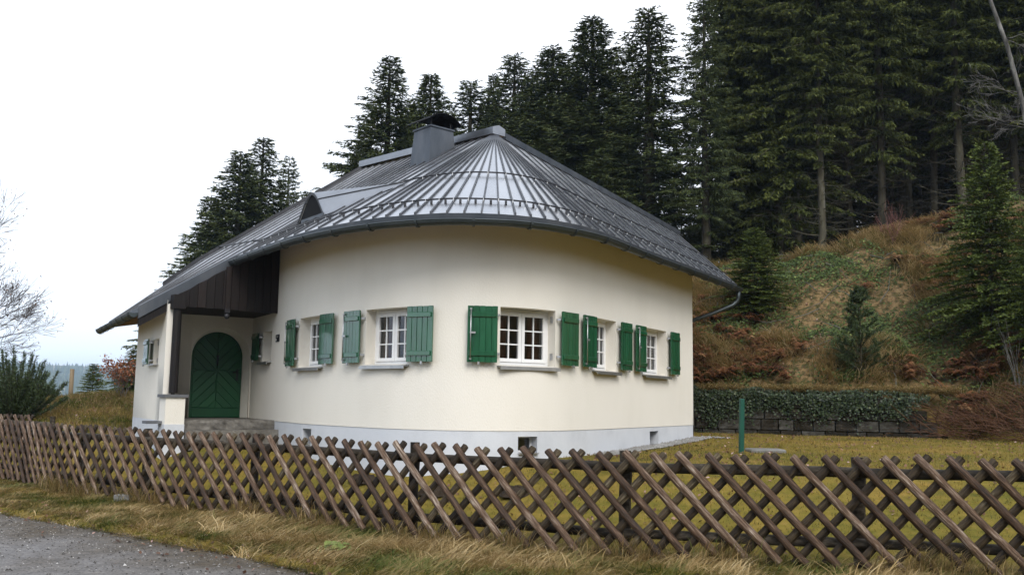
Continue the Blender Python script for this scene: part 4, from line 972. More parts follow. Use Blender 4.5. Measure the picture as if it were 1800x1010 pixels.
p, h_ = stand(1840, 640, 330); tree('young0', p.x, p.y, H=h_+.15, R=1.4, label='green young spruce cut off by the right picture edge', group=YG, name='young_spruce')
p, h_ = stand(1514, 665, 505); e = empty('pine_sapling', p - Vector((0, 0, .05))); tag(e, 'small pine sapling in the middle of the overgrown bank', 'tree', YG)
rg = np.random.default_rng(172); mb = MB(); Vs, Ts = [], []; mb.tube([Vector((0, 0, 0)), Vector((.02, 0, h_*.5)), Vector((0, 0, h_))], [.03, .02, .008], 6)
def pine_shoot(a, b_, m_, l0=.06, l1=.10):
    f = rg.uniform(.25, 1.02, m_); d0 = np.array(list(b_-a)); p_ = np.array(list(a)) + d0*f[:, None] + rg.normal(0, .006, (m_, 3)); ax_ = d0/np.linalg.norm(d0); d = rg.normal(0, .8, (m_, 3)) + ax_*.9; d /= np.linalg.norm(d, axis=1)[:, None]
    wv = np.cross(d, rg.normal(0, 1, d.shape)); wv /= np.linalg.norm(wv, axis=1)[:, None]; wv *= .007; l = rg.uniform(l0, l1, m_)
    Vs.append(np.stack([p_-wv, p_+wv, p_+d*l[:, None]], 1).reshape(-1, 3)); Ts.append(np.repeat(np.clip(rg.normal(.5, .2, m_), 0, 1), 3))
for k in range(11):
    zc = h_*(.10 + .84*k/10); L = .62*(1-(k/10.5)**1.3)*rg.uniform(.8, 1.1) + .10
    for j in range(5 + (k % 2)):
        az = rg.uniform(0, 6.28); b_ = Vector((L*math.cos(az), L*math.sin(az), zc + L*rg.uniform(.25, .8))); a = Vector((0, 0, zc)); mb.tube([a, a.lerp(b_, .6) - Z*.03, b_], [.012, .008, .004], 3, cap=False); pine_shoot(a, b_, 130)
        for q in range(3):
            c = a.lerp(b_, rg.uniform(.4, .9)); pine_shoot(c, c + Vector((rg.normal(0, .10), rg.normal(0, .10), rg.uniform(.03, .15))), 60)
pine_shoot(Vector((0, 0, h_*.85)), Vector((0, 0, h_)), 160)
mb.build('trunk', M['bark'], e); V = np.concatenate(Vs); link('needles', np_mesh('needles', V, np.arange(len(V)).reshape(-1, 3), M['needle_pine'], np.concatenate(Ts)), e)
p = PY(166, 636, 30); tree('young1', p.x, p.y, H=2.5, R=.95, label='small spruce on the mound right of the wooden pole', group='small conifers on the left mound', name='small_spruce', sink=.9)
p = PY(236, 612, 28); tree('young0', p.x, p.y, top_z=p.z, R=.9, label='small spruce half hidden by the left wall of the house', group='small conifers on the left mound', name='small_spruce')

# ------------------------------------------------------------------ bare trees and shrubs
def bare(seed, start, d0, L0, r0, depth, spread=.55, m_=None, gnarl=.12, kids=(3, 4), up=.12, minr=.004):
    rg = random.Random(seed); mb = MB(); tips = []
    def go(p, d, L, r, k):
        pts = [p]; rr = [r]; q = p.copy(); dd = d.copy(); ns = 4 if k < 3 else 3
        for i in range(ns):
            dd = (dd + Vector((rg.gauss(0, gnarl), rg.gauss(0, gnarl), rg.gauss(0, gnarl) + up*.4))).normalized(); q = q + dd*(L/ns); pts.append(q.copy()); rr.append(max(minr, r*(1-.5*(i+1)/ns)))
        mb.tube(pts, rr, 6 if k == 0 else (4 if k < 2 else 3), cap=False)
        if k >= depth: tips.append((q, dd)); return
        for j in range(rg.randint(*kids)):
            f = rg.uniform(.35, 1.0); i = min(ns-1, int(f*ns)); b_ = pts[i].lerp(pts[i+1], f*ns-i)
            ax = Vector((rg.gauss(0, 1), rg.gauss(0, 1), rg.gauss(0, 1))).normalized(); nd = (dd + ax*spread*rg.uniform(.7, 1.4)).normalized()
            go(b_, nd, L*rg.uniform(.55, .75), max(minr, rr[i]*rg.uniform(.45, .62)), k+1)
        go(q, dd, L*.65, max(minr, rr[-1]*.8), k+1)
    go(Vector(start), Vector(d0).normalized(), L0, r0, 0)
    return mb, tips
def leaves_at(pts, n, size, spread, mat_, name, tint=(.5, .25), seed=1, flat=False):
    rg = np.random.default_rng(seed); P_ = np.array([list(p) for p in pts]); k = rg.integers(0, len(P_), n); C = P_[k] + rg.normal(0, spread, (n, 3))
    return leaf_cloud(C, rg, size, mat_, name, tint)
def leaf_cloud(C, rg, size, mat_, name, tint=(.5, .25), nrm=None, T=None, aspect=.62):
    n = len(C); N_s = rg.normal(0, 1, (n, 3)) if nrm is None else nrm + rg.normal(0, .45, (n, 3)); N_s /= np.linalg.norm(N_s, axis=1)[:, None]
    a = np.cross(N_s, rg.normal(0, 1, (n, 3))); a /= np.linalg.norm(a, axis=1)[:, None]; b_ = np.cross(N_s, a)
    s_ = size*rg.uniform(.55, 1.3, n)[:, None]
    V = np.stack([C - a*s_*.5, C + b_*s_*.5*aspect + N_s*s_*.08, C + a*s_*.5, C - b_*s_*.5*aspect + N_s*s_*.08], 1).reshape(-1, 3)
    T = np.clip(rg.normal(tint[0], tint[1], n), 0, 1) if T is None else T
    return np_mesh(name, V, np.arange(4*n).reshape(-1, 4), mat_, np.repeat(T, 4))
e = empty('bare_tree', (-16.3, 24.6, ghs(-16.3, 24.6)-.1)); tag(e, 'bare tree with fine twigs at the left picture edge', 'tree')
mb, tips = bare(3, (0, 0, 0), (.05, 0, 1), 2.7, .13, 5, .66, gnarl=.11, kids=(3, 4), up=.04, minr=.0045); mb.build('trunk', M['twig'], e)
link('dry_leaves', leaves_at([t[0] for t in tips], 900, .055, .12, M['litter'], 'dry_leaves', (.4, .2), 5), e)
bp = PY(1822, 395, 31.5); e = empty('leaning_birch', (bp.x, bp.y, ghs(bp.x, bp.y)-.2)); tag(e, 'bare birch with pale trunk leaning left at the upper right corner', 'tree')
mb = MB(); stem = [PY(x, y, Y) - Vector(e.location) for x, y, Y in ((1830, 430, 31.5), (1812, 260, 31.4), (1797, 180, 31.3), (1770, 80, 31.2), (1742, 5, 31), (1725, -70, 31), (1710, -160, 31))]
mb.tube(stem, [.10, .088, .08, .072, .064, .052, .035], 9)
for i in range(15):
    k = random.uniform(1.2, 5.9); j = int(k); q = stem[j].lerp(stem[j+1], k-j); sd_ = random.choice((-1, -1, 1))
    m2, _ = bare(300+i, q, (sd_*1.0, random.uniform(-.6, .3), random.uniform(-.2, .5)), random.uniform(.6, 1.1), .014, 3, .6, gnarl=.2, kids=(2, 3), up=-.02, minr=.006); mb.add(m2.v, m2.f, True)
mb.build('trunk', M['birch'], e)
# beech shrub with copper leaves, mountain pine, red twigs, hazel rods
p = PY(214, 690, 25.5); e = empty('beech_shrub', (p.x, p.y, ghs(p.x, p.y)-.05)); tag(e, 'small beech shrub with dry copper leaves beside the house corner', 'shrub')
mb = MB(); tips = []
for i in range(9):
    m2, t2 = bare(40+i, (random.uniform(-.15, .15), random.uniform(-.15, .15), 0), (random.uniform(-.6, .6), random.uniform(-.5, .5), 1), random.uniform(.4, .6), .014, 2, .6, kids=(2, 3), minr=.003); mb.add(m2.v, m2.f, True); tips += t2
mb.build('stem', M['twig'], e); link('leaves', leaves_at([t[0] for t in tips], 900, .075, .09, M['beech_leaf'], 'leaves', (.5, .25), 6), e)
def pine_shrub(loc, W_, H_, seed, label, n=70):
    rg = np.random.default_rng(seed); e = empty('mountain_pine', loc); tag(e, label, 'shrub'); mb = MB(); Vs, Ts = [], []
    for i in range(n):
        az = rg.uniform(0, 6.28); rad = rg.uniform(.1, 1)*W_; hh = H_*(1-.55*(rad/W_)**2)*rg.uniform(.55, 1.05); dx, dy = math.cos(az), math.sin(az)
        pts = [Vector((dx*rad*f**.8, dy*rad*f**.8, hh*(f**1.3))) for f in (0, .3, .6, .85, 1)]; mb.tube(pts, [.02, .016, .012, .009, .005], 4, cap=False)
        m_ = 260; f = rg.uniform(.28, 1, m_); b_ = np.stack([dx*rad*f**.8, dy*rad*f**.8, hh*f**1.3], 1) + rg.normal(0, .012, (m_, 3))
        ax_ = np.array([dx*rad*.7, dy*rad*.7, hh*1.2]); ax_ /= np.linalg.norm(ax_); d = rg.normal(0, .75, (m_, 3)) + ax_; d /= np.linalg.norm(d, axis=1)[:, None]; l = rg.uniform(.06, .11, m_)
        wv = np.cross(d, rg.normal(0, 1, d.shape)); wv /= np.linalg.norm(wv, axis=1)[:, None]; wv *= .009
        Vs.append(np.stack([b_-wv, b_+wv, b_+d*l[:, None]], 1).reshape(-1, 3)); Ts.append(np.repeat(np.clip(rg.normal(.45, .2, m_), 0, 1), 3))
    mb.build('stem', M['bark'], e); V = np.concatenate(Vs); link('needles', np_mesh('needles', V, np.arange(len(V)).reshape(-1, 3), M['needle_pine'], np.concatenate(Ts)), e)
p = PY(22, 735, 21.6); pine_shrub((p.x-.3, 22.2, ghs(p.x, 22.2)-.1), 1.25, 1.75, 8, 'dark mountain pine with upright shoots at the left picture edge', 110)
p = PY(92, 700, 27.5); pine_shrub((p.x, p.y, ghs(p.x, p.y)-.05), .3, .5, 9, 'tiny pine seedling on the mound left of the wooden pole', 12)
def rods(name, loc, n, H_, spread, m_, label, seed, lean=(0, 0), twigs=2, r=.008):
    rr = random.Random(seed); e = empty(name, loc); tag(e, label, 'shrub'); mb = MB()
    for i in range(n):
        m2, _ = bare(seed*50+i, (rr.uniform(-.12, .12), rr.uniform(-.12, .12), 0), (lean[0]+rr.uniform(-spread, spread), lean[1]+rr.uniform(-spread, spread), 1), H_*rr.uniform(.5, .8), r, twigs, .45, gnarl=.10, kids=(1, 2), minr=.003); mb.add(m2.v, m2.f, True)
    mb.build('stem', m_, e)
p = hit(1567, 430); rods('red_twig_shrub', (p.x, p.y, ghs(p.x, p.y)-.05), 14, 1.0, .5, M['red_twig'], 'reddish leafless shrub on the mossy crest before the thick trunk', 5)
p = hit(1790, 700); rods('hazel_rods', (p.x, p.y, ghs(p.x, p.y)-.05), 7, 1.8, .22, M['birch'], 'bundle of pale bare rods at the right picture edge', 6, lean=(-.16, 0), twigs=1, r=.014)
p = PY(124, 692, 30.5); m = MB(); m.tube([Vector((0, 0, -.6)), Vector((0, 0, .82))], [.075, .07], 8); tag(m.build('wooden_pole', M['pole'], loc=(p.x, p.y, p.z)), 'plain wooden pole standing on the left mound before the hazy hills', 'pole')
# green post and concrete cover on the lawn
p = PY(1303, 795, 16.2); g0 = ghs(p.x, p.y); m = MB(); m.box((0, 0, .42), (.085, .06, 1.04), bev=.008); o = m.build('green_post', M['post_green'], loc=(p.x, p.y, g0)); o.rotation_euler = (0, .03, .3); tag(o, 'dark green metal post standing on the lawn right of the house', 'post')
p = PY(1345, 794, 16.6); m = MB(); m.box((0, 0, 0), (.62, .5, .09), bev=.02); tag(m.build('concrete_cover', M['concrete'], loc=(p.x, p.y, ghs(p.x, p.y)+.01)), 'flat concrete cover lying in the lawn beside the green post', 'cover')

# ------------------------------------------------------------------ retaining wall with ivy
rw = empty('retaining_wall', (7.5, 22.7, .9)); tag(rw, 'low mossy block retaining wall overgrown with ivy below the bank', 'wall')
RW0, RW1 = Vector((4.35, 23.72, 0)), Vector((10.05, 21.936, 0)); rwd = (RW1-RW0).normalized(); rwn = Vector((rwd.y, -rwd.x, 0)); RWL = (RW1-RW0).length
blk = []
for i in range(4):
    rr = random.Random(i); mb = MB(); mb.box((0, 0, 0), (1, .30, 1), bev=.02); mb.v = [(x + rr.uniform(-.012, .012), y + rr.uniform(-.02, .02), z + rr.uniform(-.012, .012)) for x, y, z in mb.v]; blk.append(mb.mesh('block', M['wall_block']))
rr = random.Random(4)
for c in range(4):
    s_ = -.2 - (c % 2)*.22; hh = .27
    while s_ < RWL - .55*max(0, c-1):
        w = rr.uniform(.36, .56); p = RW0 + rwd*(s_+w/2) + rwn*rr.uniform(-.02, .02); p.z = .80 + c*hh + hh/2
        o = link('block', rr.choice(blk), rw); o.location = p - Vector((7.5, 22.7, .9)); o.rotation_euler = (0, rr.uniform(-.01, .01), math.atan2(rwd.y, rwd.x) + rr.uniform(-.02, .02)); o.scale = (w-.018, 1, hh-.018); s_ += w
rg = np.random.default_rng(21); n = 15000; s_ = rg.uniform(-.3, RWL*.98, n)
drop = np.abs(rg.normal(0, 1, n)); maxd = .24 + .40*np.clip(.45 + .9*vnoise(s_, s_*0, 1.3, 7), 0, 1)*(1.25-s_/RWL*.6) + .13*vnoise(s_, s_*0, .4, 8); dd = drop*maxd*.6
topz = 2.0 + .16*vnoise(s_, s_*0, .9, 3) + .07*vnoise(s_, s_*0, .25, 4); zz = topz - np.clip(dd, 0, 1.0); back = np.where(rg.random(n) < .3, rg.uniform(0, .55, n), 0); thick = .16 + rg.uniform(0, .10, n)*(1+.8*np.exp(-dd*4))
C = np.stack([RW0.x + rwd.x*s_ + rwn.x*(thick-back), RW0.y + rwd.y*s_ + rwn.y*(thick-back), np.where(back > 0, topz + rg.uniform(-.03, .10, n), zz)], 1)
thin_ = (vnoise(s_, zz*1.0, .42, 33) + .5*vnoise(s_, zz, .17, 34) + rg.normal(0, .3, n) > -.60 + .5*sst(.35, .85, dd) + .6*sst(RWL-1.6, RWL, s_)); C = C[thin_]; n = len(C)
nr_ = np.tile(np.array([rwn.x, rwn.y, .5]), (n, 1)); iv = link('ivy', leaf_cloud(C, rg, .058, M['ivy'], 'ivy', (.42, .26), nr_, aspect=.85)); tag(iv, 'dark ivy hanging over the block retaining wall', 'ivy', kind='stuff')

# ------------------------------------------------------------------ grass and ground cover
def blades(name, P_, D_, L_, W_, mat_, T, bend=1.0, seg=3, rg=None, elev=None):
    """curved blades: P_ base, D_ horizontal heading (unit), L_ length, elev start elevation"""
    n = len(P_); rg = rg or np.random.default_rng(1); side = np.stack([-D_[:, 1], D_[:, 0], np.zeros(n)], 1); el = rg.uniform(.5, 1.3, n) if elev is None else elev
    pts = [P_]; cur = P_; ws = [1, .9, .7, .0] if seg == 3 else ([1, .75, 0] if seg == 2 else [1, 0])
    for k in range(seg):
        e_ = el - bend*k/seg*(el+.25); d = np.stack([D_[:, 0]*np.cos(e_), D_[:, 1]*np.cos(e_), np.sin(e_)], 1); cur = cur + d*(L_/seg)[:, None]; pts.append(cur)
    rows_ = []
    for k in range(seg):
        rows_ += [pts[k] - side*(W_*ws[k]*.5)[:, None], pts[k] + side*(W_*ws[k]*.5)[:, None]]
    rows_.append(pts[-1]); k_ = len(rows_); V = np.stack(rows_, 1).reshape(-1, 3); base = (np.arange(n)*k_)[:, None]; tris = []
    for k in range(seg-1): a = 2*k; tris += [base + np.array([[a, a+1, a+3]]), base + np.array([[a, a+3, a+2]])]
    a = 2*(seg-1); tris.append(base + np.array([[a, a+1, a+2]]))
    return np_mesh(name, V, np.concatenate(tris), mat_, np.repeat(np.clip(T, 0, 1), k_))
def hd(rg, n, mean, sd): a = rg.normal(mean, sd, n); return np.stack([np.cos(a), np.sin(a)], 1)
# verge between road and fence
rg = np.random.default_rng(31); n = 120000
s_ = rg.uniform(-.5, FENCE.len, n); idx_ = np.clip(np.searchsorted(FENCE.L, s_), 1, len(FENCE.p)-1); px = fx[idx_] + rg.normal(0, .05, n); fyv = np.interp(px, fx, fy); ry = np.interp(px, ROADX, ROADY)
f = rg.uniform(-.08, 1.05, n); py = np.where(f < 0, ry + f*1.0, ry + (fyv + .25 - ry)*f); keep = (py > 5.5) & (px < 7.2) & (rg.random(n) < np.where(f < .1, .45, 1))
px, py, f = px[keep], py[keep], f[keep]; n = len(px); P_ = np.stack([px, py, gh(px, py)-.012], 1)
clump = vnoise(px, py, .55, 11); cl2 = vnoise(px, py, .18, 12); big = sst(-7.5, -1.5, px)
L_ = (.07 + .09*big*(.6+.4*clump) + .08*rg.random(n)*(1+big))*np.where(rg.random(n) < .06*big, 1.6, 1); head = -.55 + 1.3*vnoise(px, py, .6, 13) + 1.5*cl2
D_ = np.stack([np.cos(head + rg.normal(0, .8, n)), np.sin(head + rg.normal(0, .8, n))], 1)
T = .47 + .42*clump + .18*cl2 + .12*(big-.5) + rg.normal(0, .18, n)
g = link('verge_grass', blades('verge_grass', P_, D_, L_, np.full(n, .0088)*rg.uniform(.6, 1.3, n), M['straw'], T, 1.0, 3, rg, rg.uniform(.25, 1.0, n))); tag(g, 'long matted dry grass on the verge between road and fence', 'grass', kind='stuff')
# taller tufts leaning through the fence laths
n = 5200; s_ = rg.choice(rg.uniform(6.5, FENCE.len, 42), n) + rg.normal(0, .11, n); pts = np.array([list(FENCE.at(float(q))) for q in s_]); px = pts[:, 0] + rg.normal(0, .03, n); py = pts[:, 1] + rg.normal(-.02, .09, n)
P_ = np.stack([px, py, gh(px, py)], 1); T = np.clip(rg.normal(.62, .22, n), 0, 1)
g = link('fence_tufts', blades('fence_tufts', P_, hd(rg, n, -.6, 1.2), rg.uniform(.16, .46, n), np.full(n, .006), M['straw'], T, .8, 3, rg, rg.uniform(.6, 1.5, n))); tag(g, 'taller dry grass tufts leaning against the fence laths', 'grass', kind='stuff')
# lawn
n = 150000; px = rg.uniform(-9.5, 12, n); py = rg.uniform(10, 24, n); s1 = py - np.interp(px, fx, fy); q_ = hill_q(px, py)
wp = np.array([(p.x, p.y) for p in WALL.p]); inside = np.interp(px, wp[:, 0], wp[:, 1]) < py; inside &= (px > -5.6) & (px < 3.9); inside |= (px < -5.5) & (px > -8.2) & (py > 17.2 - (px+6.5)*1.75)
keep = (s1 > .15) & (q_ < .1) & ~inside & (rg.random(n) < np.clip((16/py)**2.0, .1, 1)); px, py = px[keep], py[keep]; n = len(px); cl = vnoise(px, py, .5, 15)
P_ = np.stack([px, py, gh(px, py)-.008], 1); T = .46 + .26*cl + .36*vnoise(px, py, 1.5, 16) + rg.normal(0, .17, n)
g = link('lawn_grass', blades('lawn_grass', P_, hd(rg, n, 0, 3), rg.uniform(.025, .07, n), np.full(n, .011), M['lawn_blade'], T, .7, 1, rg, rg.uniform(.4, 1.4, n))); tag(g, 'short yellowish lawn around the house', 'grass', kind='stuff')
# bank: candidate points
def hill_pts(rg, n, x0=3.8, x1=21, y0=12, y1=36.5, q0=.35):
    px = rg.uniform(x0, x1, n); py = rg.uniform(y0, y1, n); q_ = hill_q(px, py); k = (q_ > q0) & (px < .62*py+1.5) & (px > .19*py-1); px, py = px[k], py[k]
    return px, py, gh(px, py), hill_q(px, py)
px, py, pz, q_ = hill_pts(rg, 300000); mask = vnoise(px, py, 1.6, 21) + .6*vnoise(px, py, .6, 22) + .35*sst(9, 3, q_) - .5*sst(9, 12, q_); k = mask > rg.normal(.30, .25, len(px)); px, py, pz = px[k][:52000], py[k][:52000], pz[k][:52000]; n = len(px)
g = link('ground_cover', leaf_cloud(np.stack([px, py, pz + rg.uniform(.01, .16, n) + .22*np.clip(vnoise(px, py, .7, 29), 0, 1)], 1), rg, .085, M['ground_leaf'], 'ground_cover', (.40, .24), np.tile(np.array([-.3, -.5, .8]), (n, 1)))); tag(g, 'low green leaves covering the bank', 'ground cover', kind='stuff')
def clumps(px, py, per, rad, rg): k = np.repeat(np.arange(len(px)), per); n = len(k); return px[k] + rg.normal(0, rad, n), py[k] + rg.normal(0, rad, n), k
px, py, pz, q_ = hill_pts(rg, 3200); m_ = vnoise(px, py, 2.0, 25) + .3*vnoise(px, py, .7, 26); k = m_ > -.12; cx, cy, ck = clumps(px[k][:820], py[k][:820], 80, .19, rg); n = len(cx)
hd0 = rg.normal(-1.75, .55, 1000)[ck % 1000]; D_ = np.stack([np.cos(hd0 + rg.normal(0, .45, n)), np.sin(hd0 + rg.normal(0, .45, n))], 1); tb = rg.normal(.70, .26, 1000)[ck % 1000]
g = link('bank_straw', blades('bank_straw', np.stack([cx, cy, gh(cx, cy)-.02], 1), D_, rg.uniform(.28, .78, n), np.full(n, .015), M['straw'], tb + rg.normal(0, .13, n), 1.1, 3, rg, rg.uniform(.3, 1.2, n))); tag(g, 'dry straw tussocks hanging down the bank', 'grass', kind='stuff')
# bracken
px, py, pz, q_ = hill_pts(rg, 3000); m_ = vnoise(px, py, 2.3, 31) + .4*vnoise(px, py, .8, 32) + .35*sst(11, 14, px); k = m_ > .10; px, py = px[k][:420], py[k][:420]; Vb, Tb = [], []
for x, y in zip(px, py):
    z = ghs(x, y); tb = rg.normal(.5, .24)
    for j in range(9):
        az = rg.normal(-1.7, 1.0); L = rg.uniform(.5, 1.15); el = rg.uniform(.7, 1.45); f = np.linspace(.15, 1, 13); hx = L*f*math.cos(el); hz_ = L*(f*math.sin(el) - .75*f*f*math.sin(el)*1.15)
        c = np.stack([x + hx*math.cos(az), y + hx*math.sin(az), z + hz_ + .02], 1); sdv = np.array([-math.sin(az), math.cos(az), 0]); fw = np.array([math.cos(az), math.sin(az), -.3])
        for sg in (-1, 1):
            l = (.17*(1-f)**.6 + .025)[:, None]; tip = c + (sdv*sg*.85 + fw*.45)*l + np.array([0, 0, -.35])*l*rg.uniform(.2, 1.4, (13, 1)); Vb.append(np.stack([c - fw*.016, c + fw*.016, tip], 1).reshape(-1, 3)); Tb.append(np.repeat(np.clip(tb + rg.normal(0, .14, 13), 0, 1), 3))
        c2 = c[:-1]; c3 = c[1:]; Vb.append(np.stack([c2 - sdv*.006, c2 + sdv*.006, c3], 1).reshape(-1, 3)); Tb.append(np.full(36, min(1, tb+.35)))
V = np.concatenate(Vb); g = link('dry_bracken', np_mesh('dry_bracken', V, np.arange(len(V)).reshape(-1, 3), M['bracken'], np.concatenate(Tb))); tag(g, 'rusty dead bracken fronds on the bank', 'bracken', kind='stuff')
# heather and moss on the crest
px, py, pz, q_ = hill_pts(rg, 260000, q0=4.5); m_ = sst(6, 9.5, q_) + .5*vnoise(px, py, 1.7, 41) - .35*sst(12.5, 15, px); k = m_ > rg.uniform(.35, .9, len(px)); px, py, pz = px[k][:75000], py[k][:75000], pz[k][:75000]; n = len(px); cl = vnoise(px, py, .8, 42)
g = link('heather', blades('heather', np.stack([px, py, pz-.02], 1), hd(rg, n, 0, 3), (.12 + .16*np.clip(cl+.5, 0, 1))*rg.uniform(.6, 1.2, n), np.full(n, .018), M['heath'], .45 + .2*vnoise(px, py, 2.4, 43) + .25*(hill_q(px, py) > 10.2) + rg.normal(0, .17, n), .35, 2, rg, rg.uniform(.7, 1.55, n))); tag(g, 'brown heather and moss along the crest of the bank', 'heather', kind='stuff')
# straw hanging over the top of the retaining wall
n = 5200; cs_ = rg.uniform(-.2, RWL+.6, 90); s_ = rg.choice(cs_, n) + rg.normal(0, .12, n); o_ = rg.normal(-.22, .12, n); px = RW0.x + rwd.x*s_ + rwn.x*o_; py = RW0.y + rwd.y*s_ + rwn.y*o_
g = link('wall_top_straw', blades('wall_top_straw', np.stack([px, py, 1.98 + rg.uniform(0, .10, n)], 1), hd(rg, n, math.atan2(rwn.y, rwn.x), .6), rg.uniform(.18, .45, n), np.full(n, .010), M['straw'], rg.normal(.62, .2, n), 1.5, 3, rg, rg.uniform(.2, 1.1, n))); tag(g, 'dry straw hanging over the top of the retaining wall', 'grass', kind='stuff')
# fallen branches on the bank
mb = MB(); rr = random.Random(66)
for i in range(150):
    x, y = rr.uniform(5, 15), rr.uniform(19, 33)
    if float(hill_q(np.array([x]), np.array([y]))[0]) < .6: continue
    az = rr.uniform(0, 6.28); L = rr.uniform(.4, 1.6); pts = []
    for f in (0, .33, .66, 1): qx, qy = x + L*f*math.cos(az) + rr.gauss(0, .05), y + L*f*math.sin(az) + rr.gauss(0, .05); pts.append(Vector((qx, qy, ghs(qx, qy) + .06 + rr.uniform(0, .16))))
    mb.tube(pts, [.017, .014, .010, .005], 4, cap=False)
g = mb.build('fallen_branches', M['dead_twig']); tag(g, 'grey fallen branches strewn over the bank', 'branches', kind='stuff')
# brush heap of dead stems at the foot of the bank on the right
mb = MB(); rr = random.Random(12)
for i in range(900):
    t = rr.random(); x = 9.9 + 3.6*t + rr.gauss(0, .4); y = 21.4 - 3.6*t + rr.gauss(0, .5) + rr.uniform(0, 1.2); z = ghs(x, y) + rr.uniform(0, .55)*(1 if y < 22 else .5); az = rr.gauss(2.6, .8); el = rr.gauss(.35, .35); L = rr.uniform(.3, 1.0)
    d = Vector((math.cos(az)*math.cos(el), math.sin(az)*math.cos(el), math.sin(el))); p0 = Vector((x, y, z)); mb.tube([p0, p0 + d*L*.5 + Z*.03, p0 + d*L - Z*rr.uniform(0, .15)], [.008, .007, .004], 4, cap=False)
g = mb.build('brush_heap', M['red_twig']); g.data.materials[0] = M['brush']; tag(g, 'heap of dead reddish stems at the right foot of the bank', 'brush', kind='stuff')
# leaf litter on road edge, verge, lawn and bank
rg = np.random.default_rng(77); pl = []
px = rg.uniform(-9, 7, 2600); ry = np.interp(px, ROADX, ROADY); py = ry + rg.normal(.15, .55, 2600); k = (py > 6) & (py < np.interp(px, fx, fy)+.2); pl.append(np.stack([px[k], py[k], np.maximum(gh(px[k], py[k]), .012) + .012], 1)[:420])
px = rg.uniform(-9, 11, 9000); py = rg.uniform(9, 22, 9000); k = (py > np.interp(px, fx, fy)+.2) & (hill_q(px, py) < 0) & ~((px > -8.2) & (px < 4) & (py > 13.6 + np.abs(px+.5)*1.25)); pl.append(np.stack([px[k], py[k], gh(px[k], py[k]) + .02], 1)[:2600])
px, py, pz, q_ = hill_pts(rg, 40000); pl.append(np.stack([px, py, pz + .03], 1)[:9000])
px = rg.normal(8.0, .9, 420); py = rg.normal(25.0, .5, 420); pl.append(np.stack([px, py, gh(px, py)+.09], 1))
px = rg.normal(-11.2, 3.0, 6000); py = rg.normal(25, 2.4, 6000); pl.append(np.stack([px, py, gh(px, py)+.03], 1)[:6000])
C = np.concatenate(pl); n = len(C); g = link('leaf_litter', leaf_cloud(C, rg, .058, M['litter'], 'leaf_litter', (.5, .25), np.tile(np.array([0, -.25, 1.0]), (n, 1)))); tag(g, 'fallen brown leaves lying on verge, lawn and bank', 'leaves', kind='stuff')
# mound grass on the left
px = rg.normal(-10.5, 3.4, 60000); py = rg.normal(24.5, 2.6, 60000); k = (py > 19.5) & ~((px > -8.6) & (py < 24)); px, py = px[k][:42000], py[k][:42000]; n = len(px); T = .40 + .3*vnoise(px, py, .9, 51) + .2*vnoise(px, py, .3, 52) + rg.normal(0, .18, n)
g = link('mound_grass', blades('mound_grass', np.stack([px, py, gh(px, py)-.02], 1), hd(rg, n, -1.2, 1.2), rg.uniform(.08, .26, n), np.full(n, .012), M['straw'], T, .9, 2, rg, rg.uniform(.3, 1.3, n))); tag(g, 'rough grass on the mound left of the house', 'grass', kind='stuff')
# weeds by the road
p = PZ(590, 975, .05); rgw = np.random.default_rng(5); n = 60; C = np.stack([p.x + rgw.normal(0, .09, n), p.y + rgw.normal(.05, .07, n), .05 + rgw.uniform(.02, .14, n)], 1); g = link('weed', leaf_cloud(C, rgw, .085, M['ground_leaf'], 'weed', (.9, .1), np.tile(np.array([0, -.4, 1.0]), (n, 1)), aspect=.5)); tag(g, 'small green leafy weed at the road edge', 'plant')
# molehills on the lawn
for (mx_, my_), lb in zip(((640, 845), (765, 868), (905, 868), (1595, 768)), ('leftmost soil molehill on the lawn behind the fence', 'molehill seen between fence laths left of the middle post', 'molehill behind the fence in front of the middle cellar window', 'molehill at the foot of the retaining wall')):
    p = hit(mx_, my_); rr = random.Random(mx_); mb = MB(); ring = []
    for r_, zc in ((.26, -.02), (.20, .05), (.12, .095), (.03, .11)):
        ring.append([Vector((r_*rr.uniform(.75, 1.25)*math.cos(a), r_*rr.uniform(.75, 1.25)*math.sin(a), zc*rr.uniform(.8, 1.2))) for a in np.linspace(0, 2*math.pi, 15)[:-1]])
    mb.add(sum(ring, []), [(i*14+k, i*14+(k+1) % 14, i*14+14+(k+1) % 14, i*14+14+k) for i in range(3) for k in range(14)] + [tuple(range(42, 56))])
    tag(mb.build('molehill', M['soil'], loc=p), lb, 'molehill', 'molehills on the lawn')
# spruces across the road behind the viewer (they darken what the glass and metal mirror)
rb = random.Random(8); bk = []
for _ in range(400):
    X = rb.uniform(-7, 24); Y = rb.uniform(-30, -14)
    if any((X-a)**2+(Y-b_)**2 < 10 for a, b_ in bk): continue
    bk.append((X, Y)); tree(rb.choice(['edge0', 'edge1', 'edge2']), X, Y, H=rb.uniform(13, 17), R=rb.uniform(2.8, 3.6), label='spruce across the road behind the viewpoint, mirrored dark in the panes', group='spruces across the road')
    if len(bk) >= 20: break
# tree across the road that the window panes mirror
e = empty('roadside_tree', (-17.5, 10.5, -.1)); tag(e, 'bare tree across the road, mirrored in the window panes', 'tree')
mb, tips = bare(12, (0, 0, 0), (.02, 0, 1), 2.6, .17, 4, .75, gnarl=.16, kids=(3, 4), up=.03, minr=.012); mb.build('trunk', M['twig'], e)
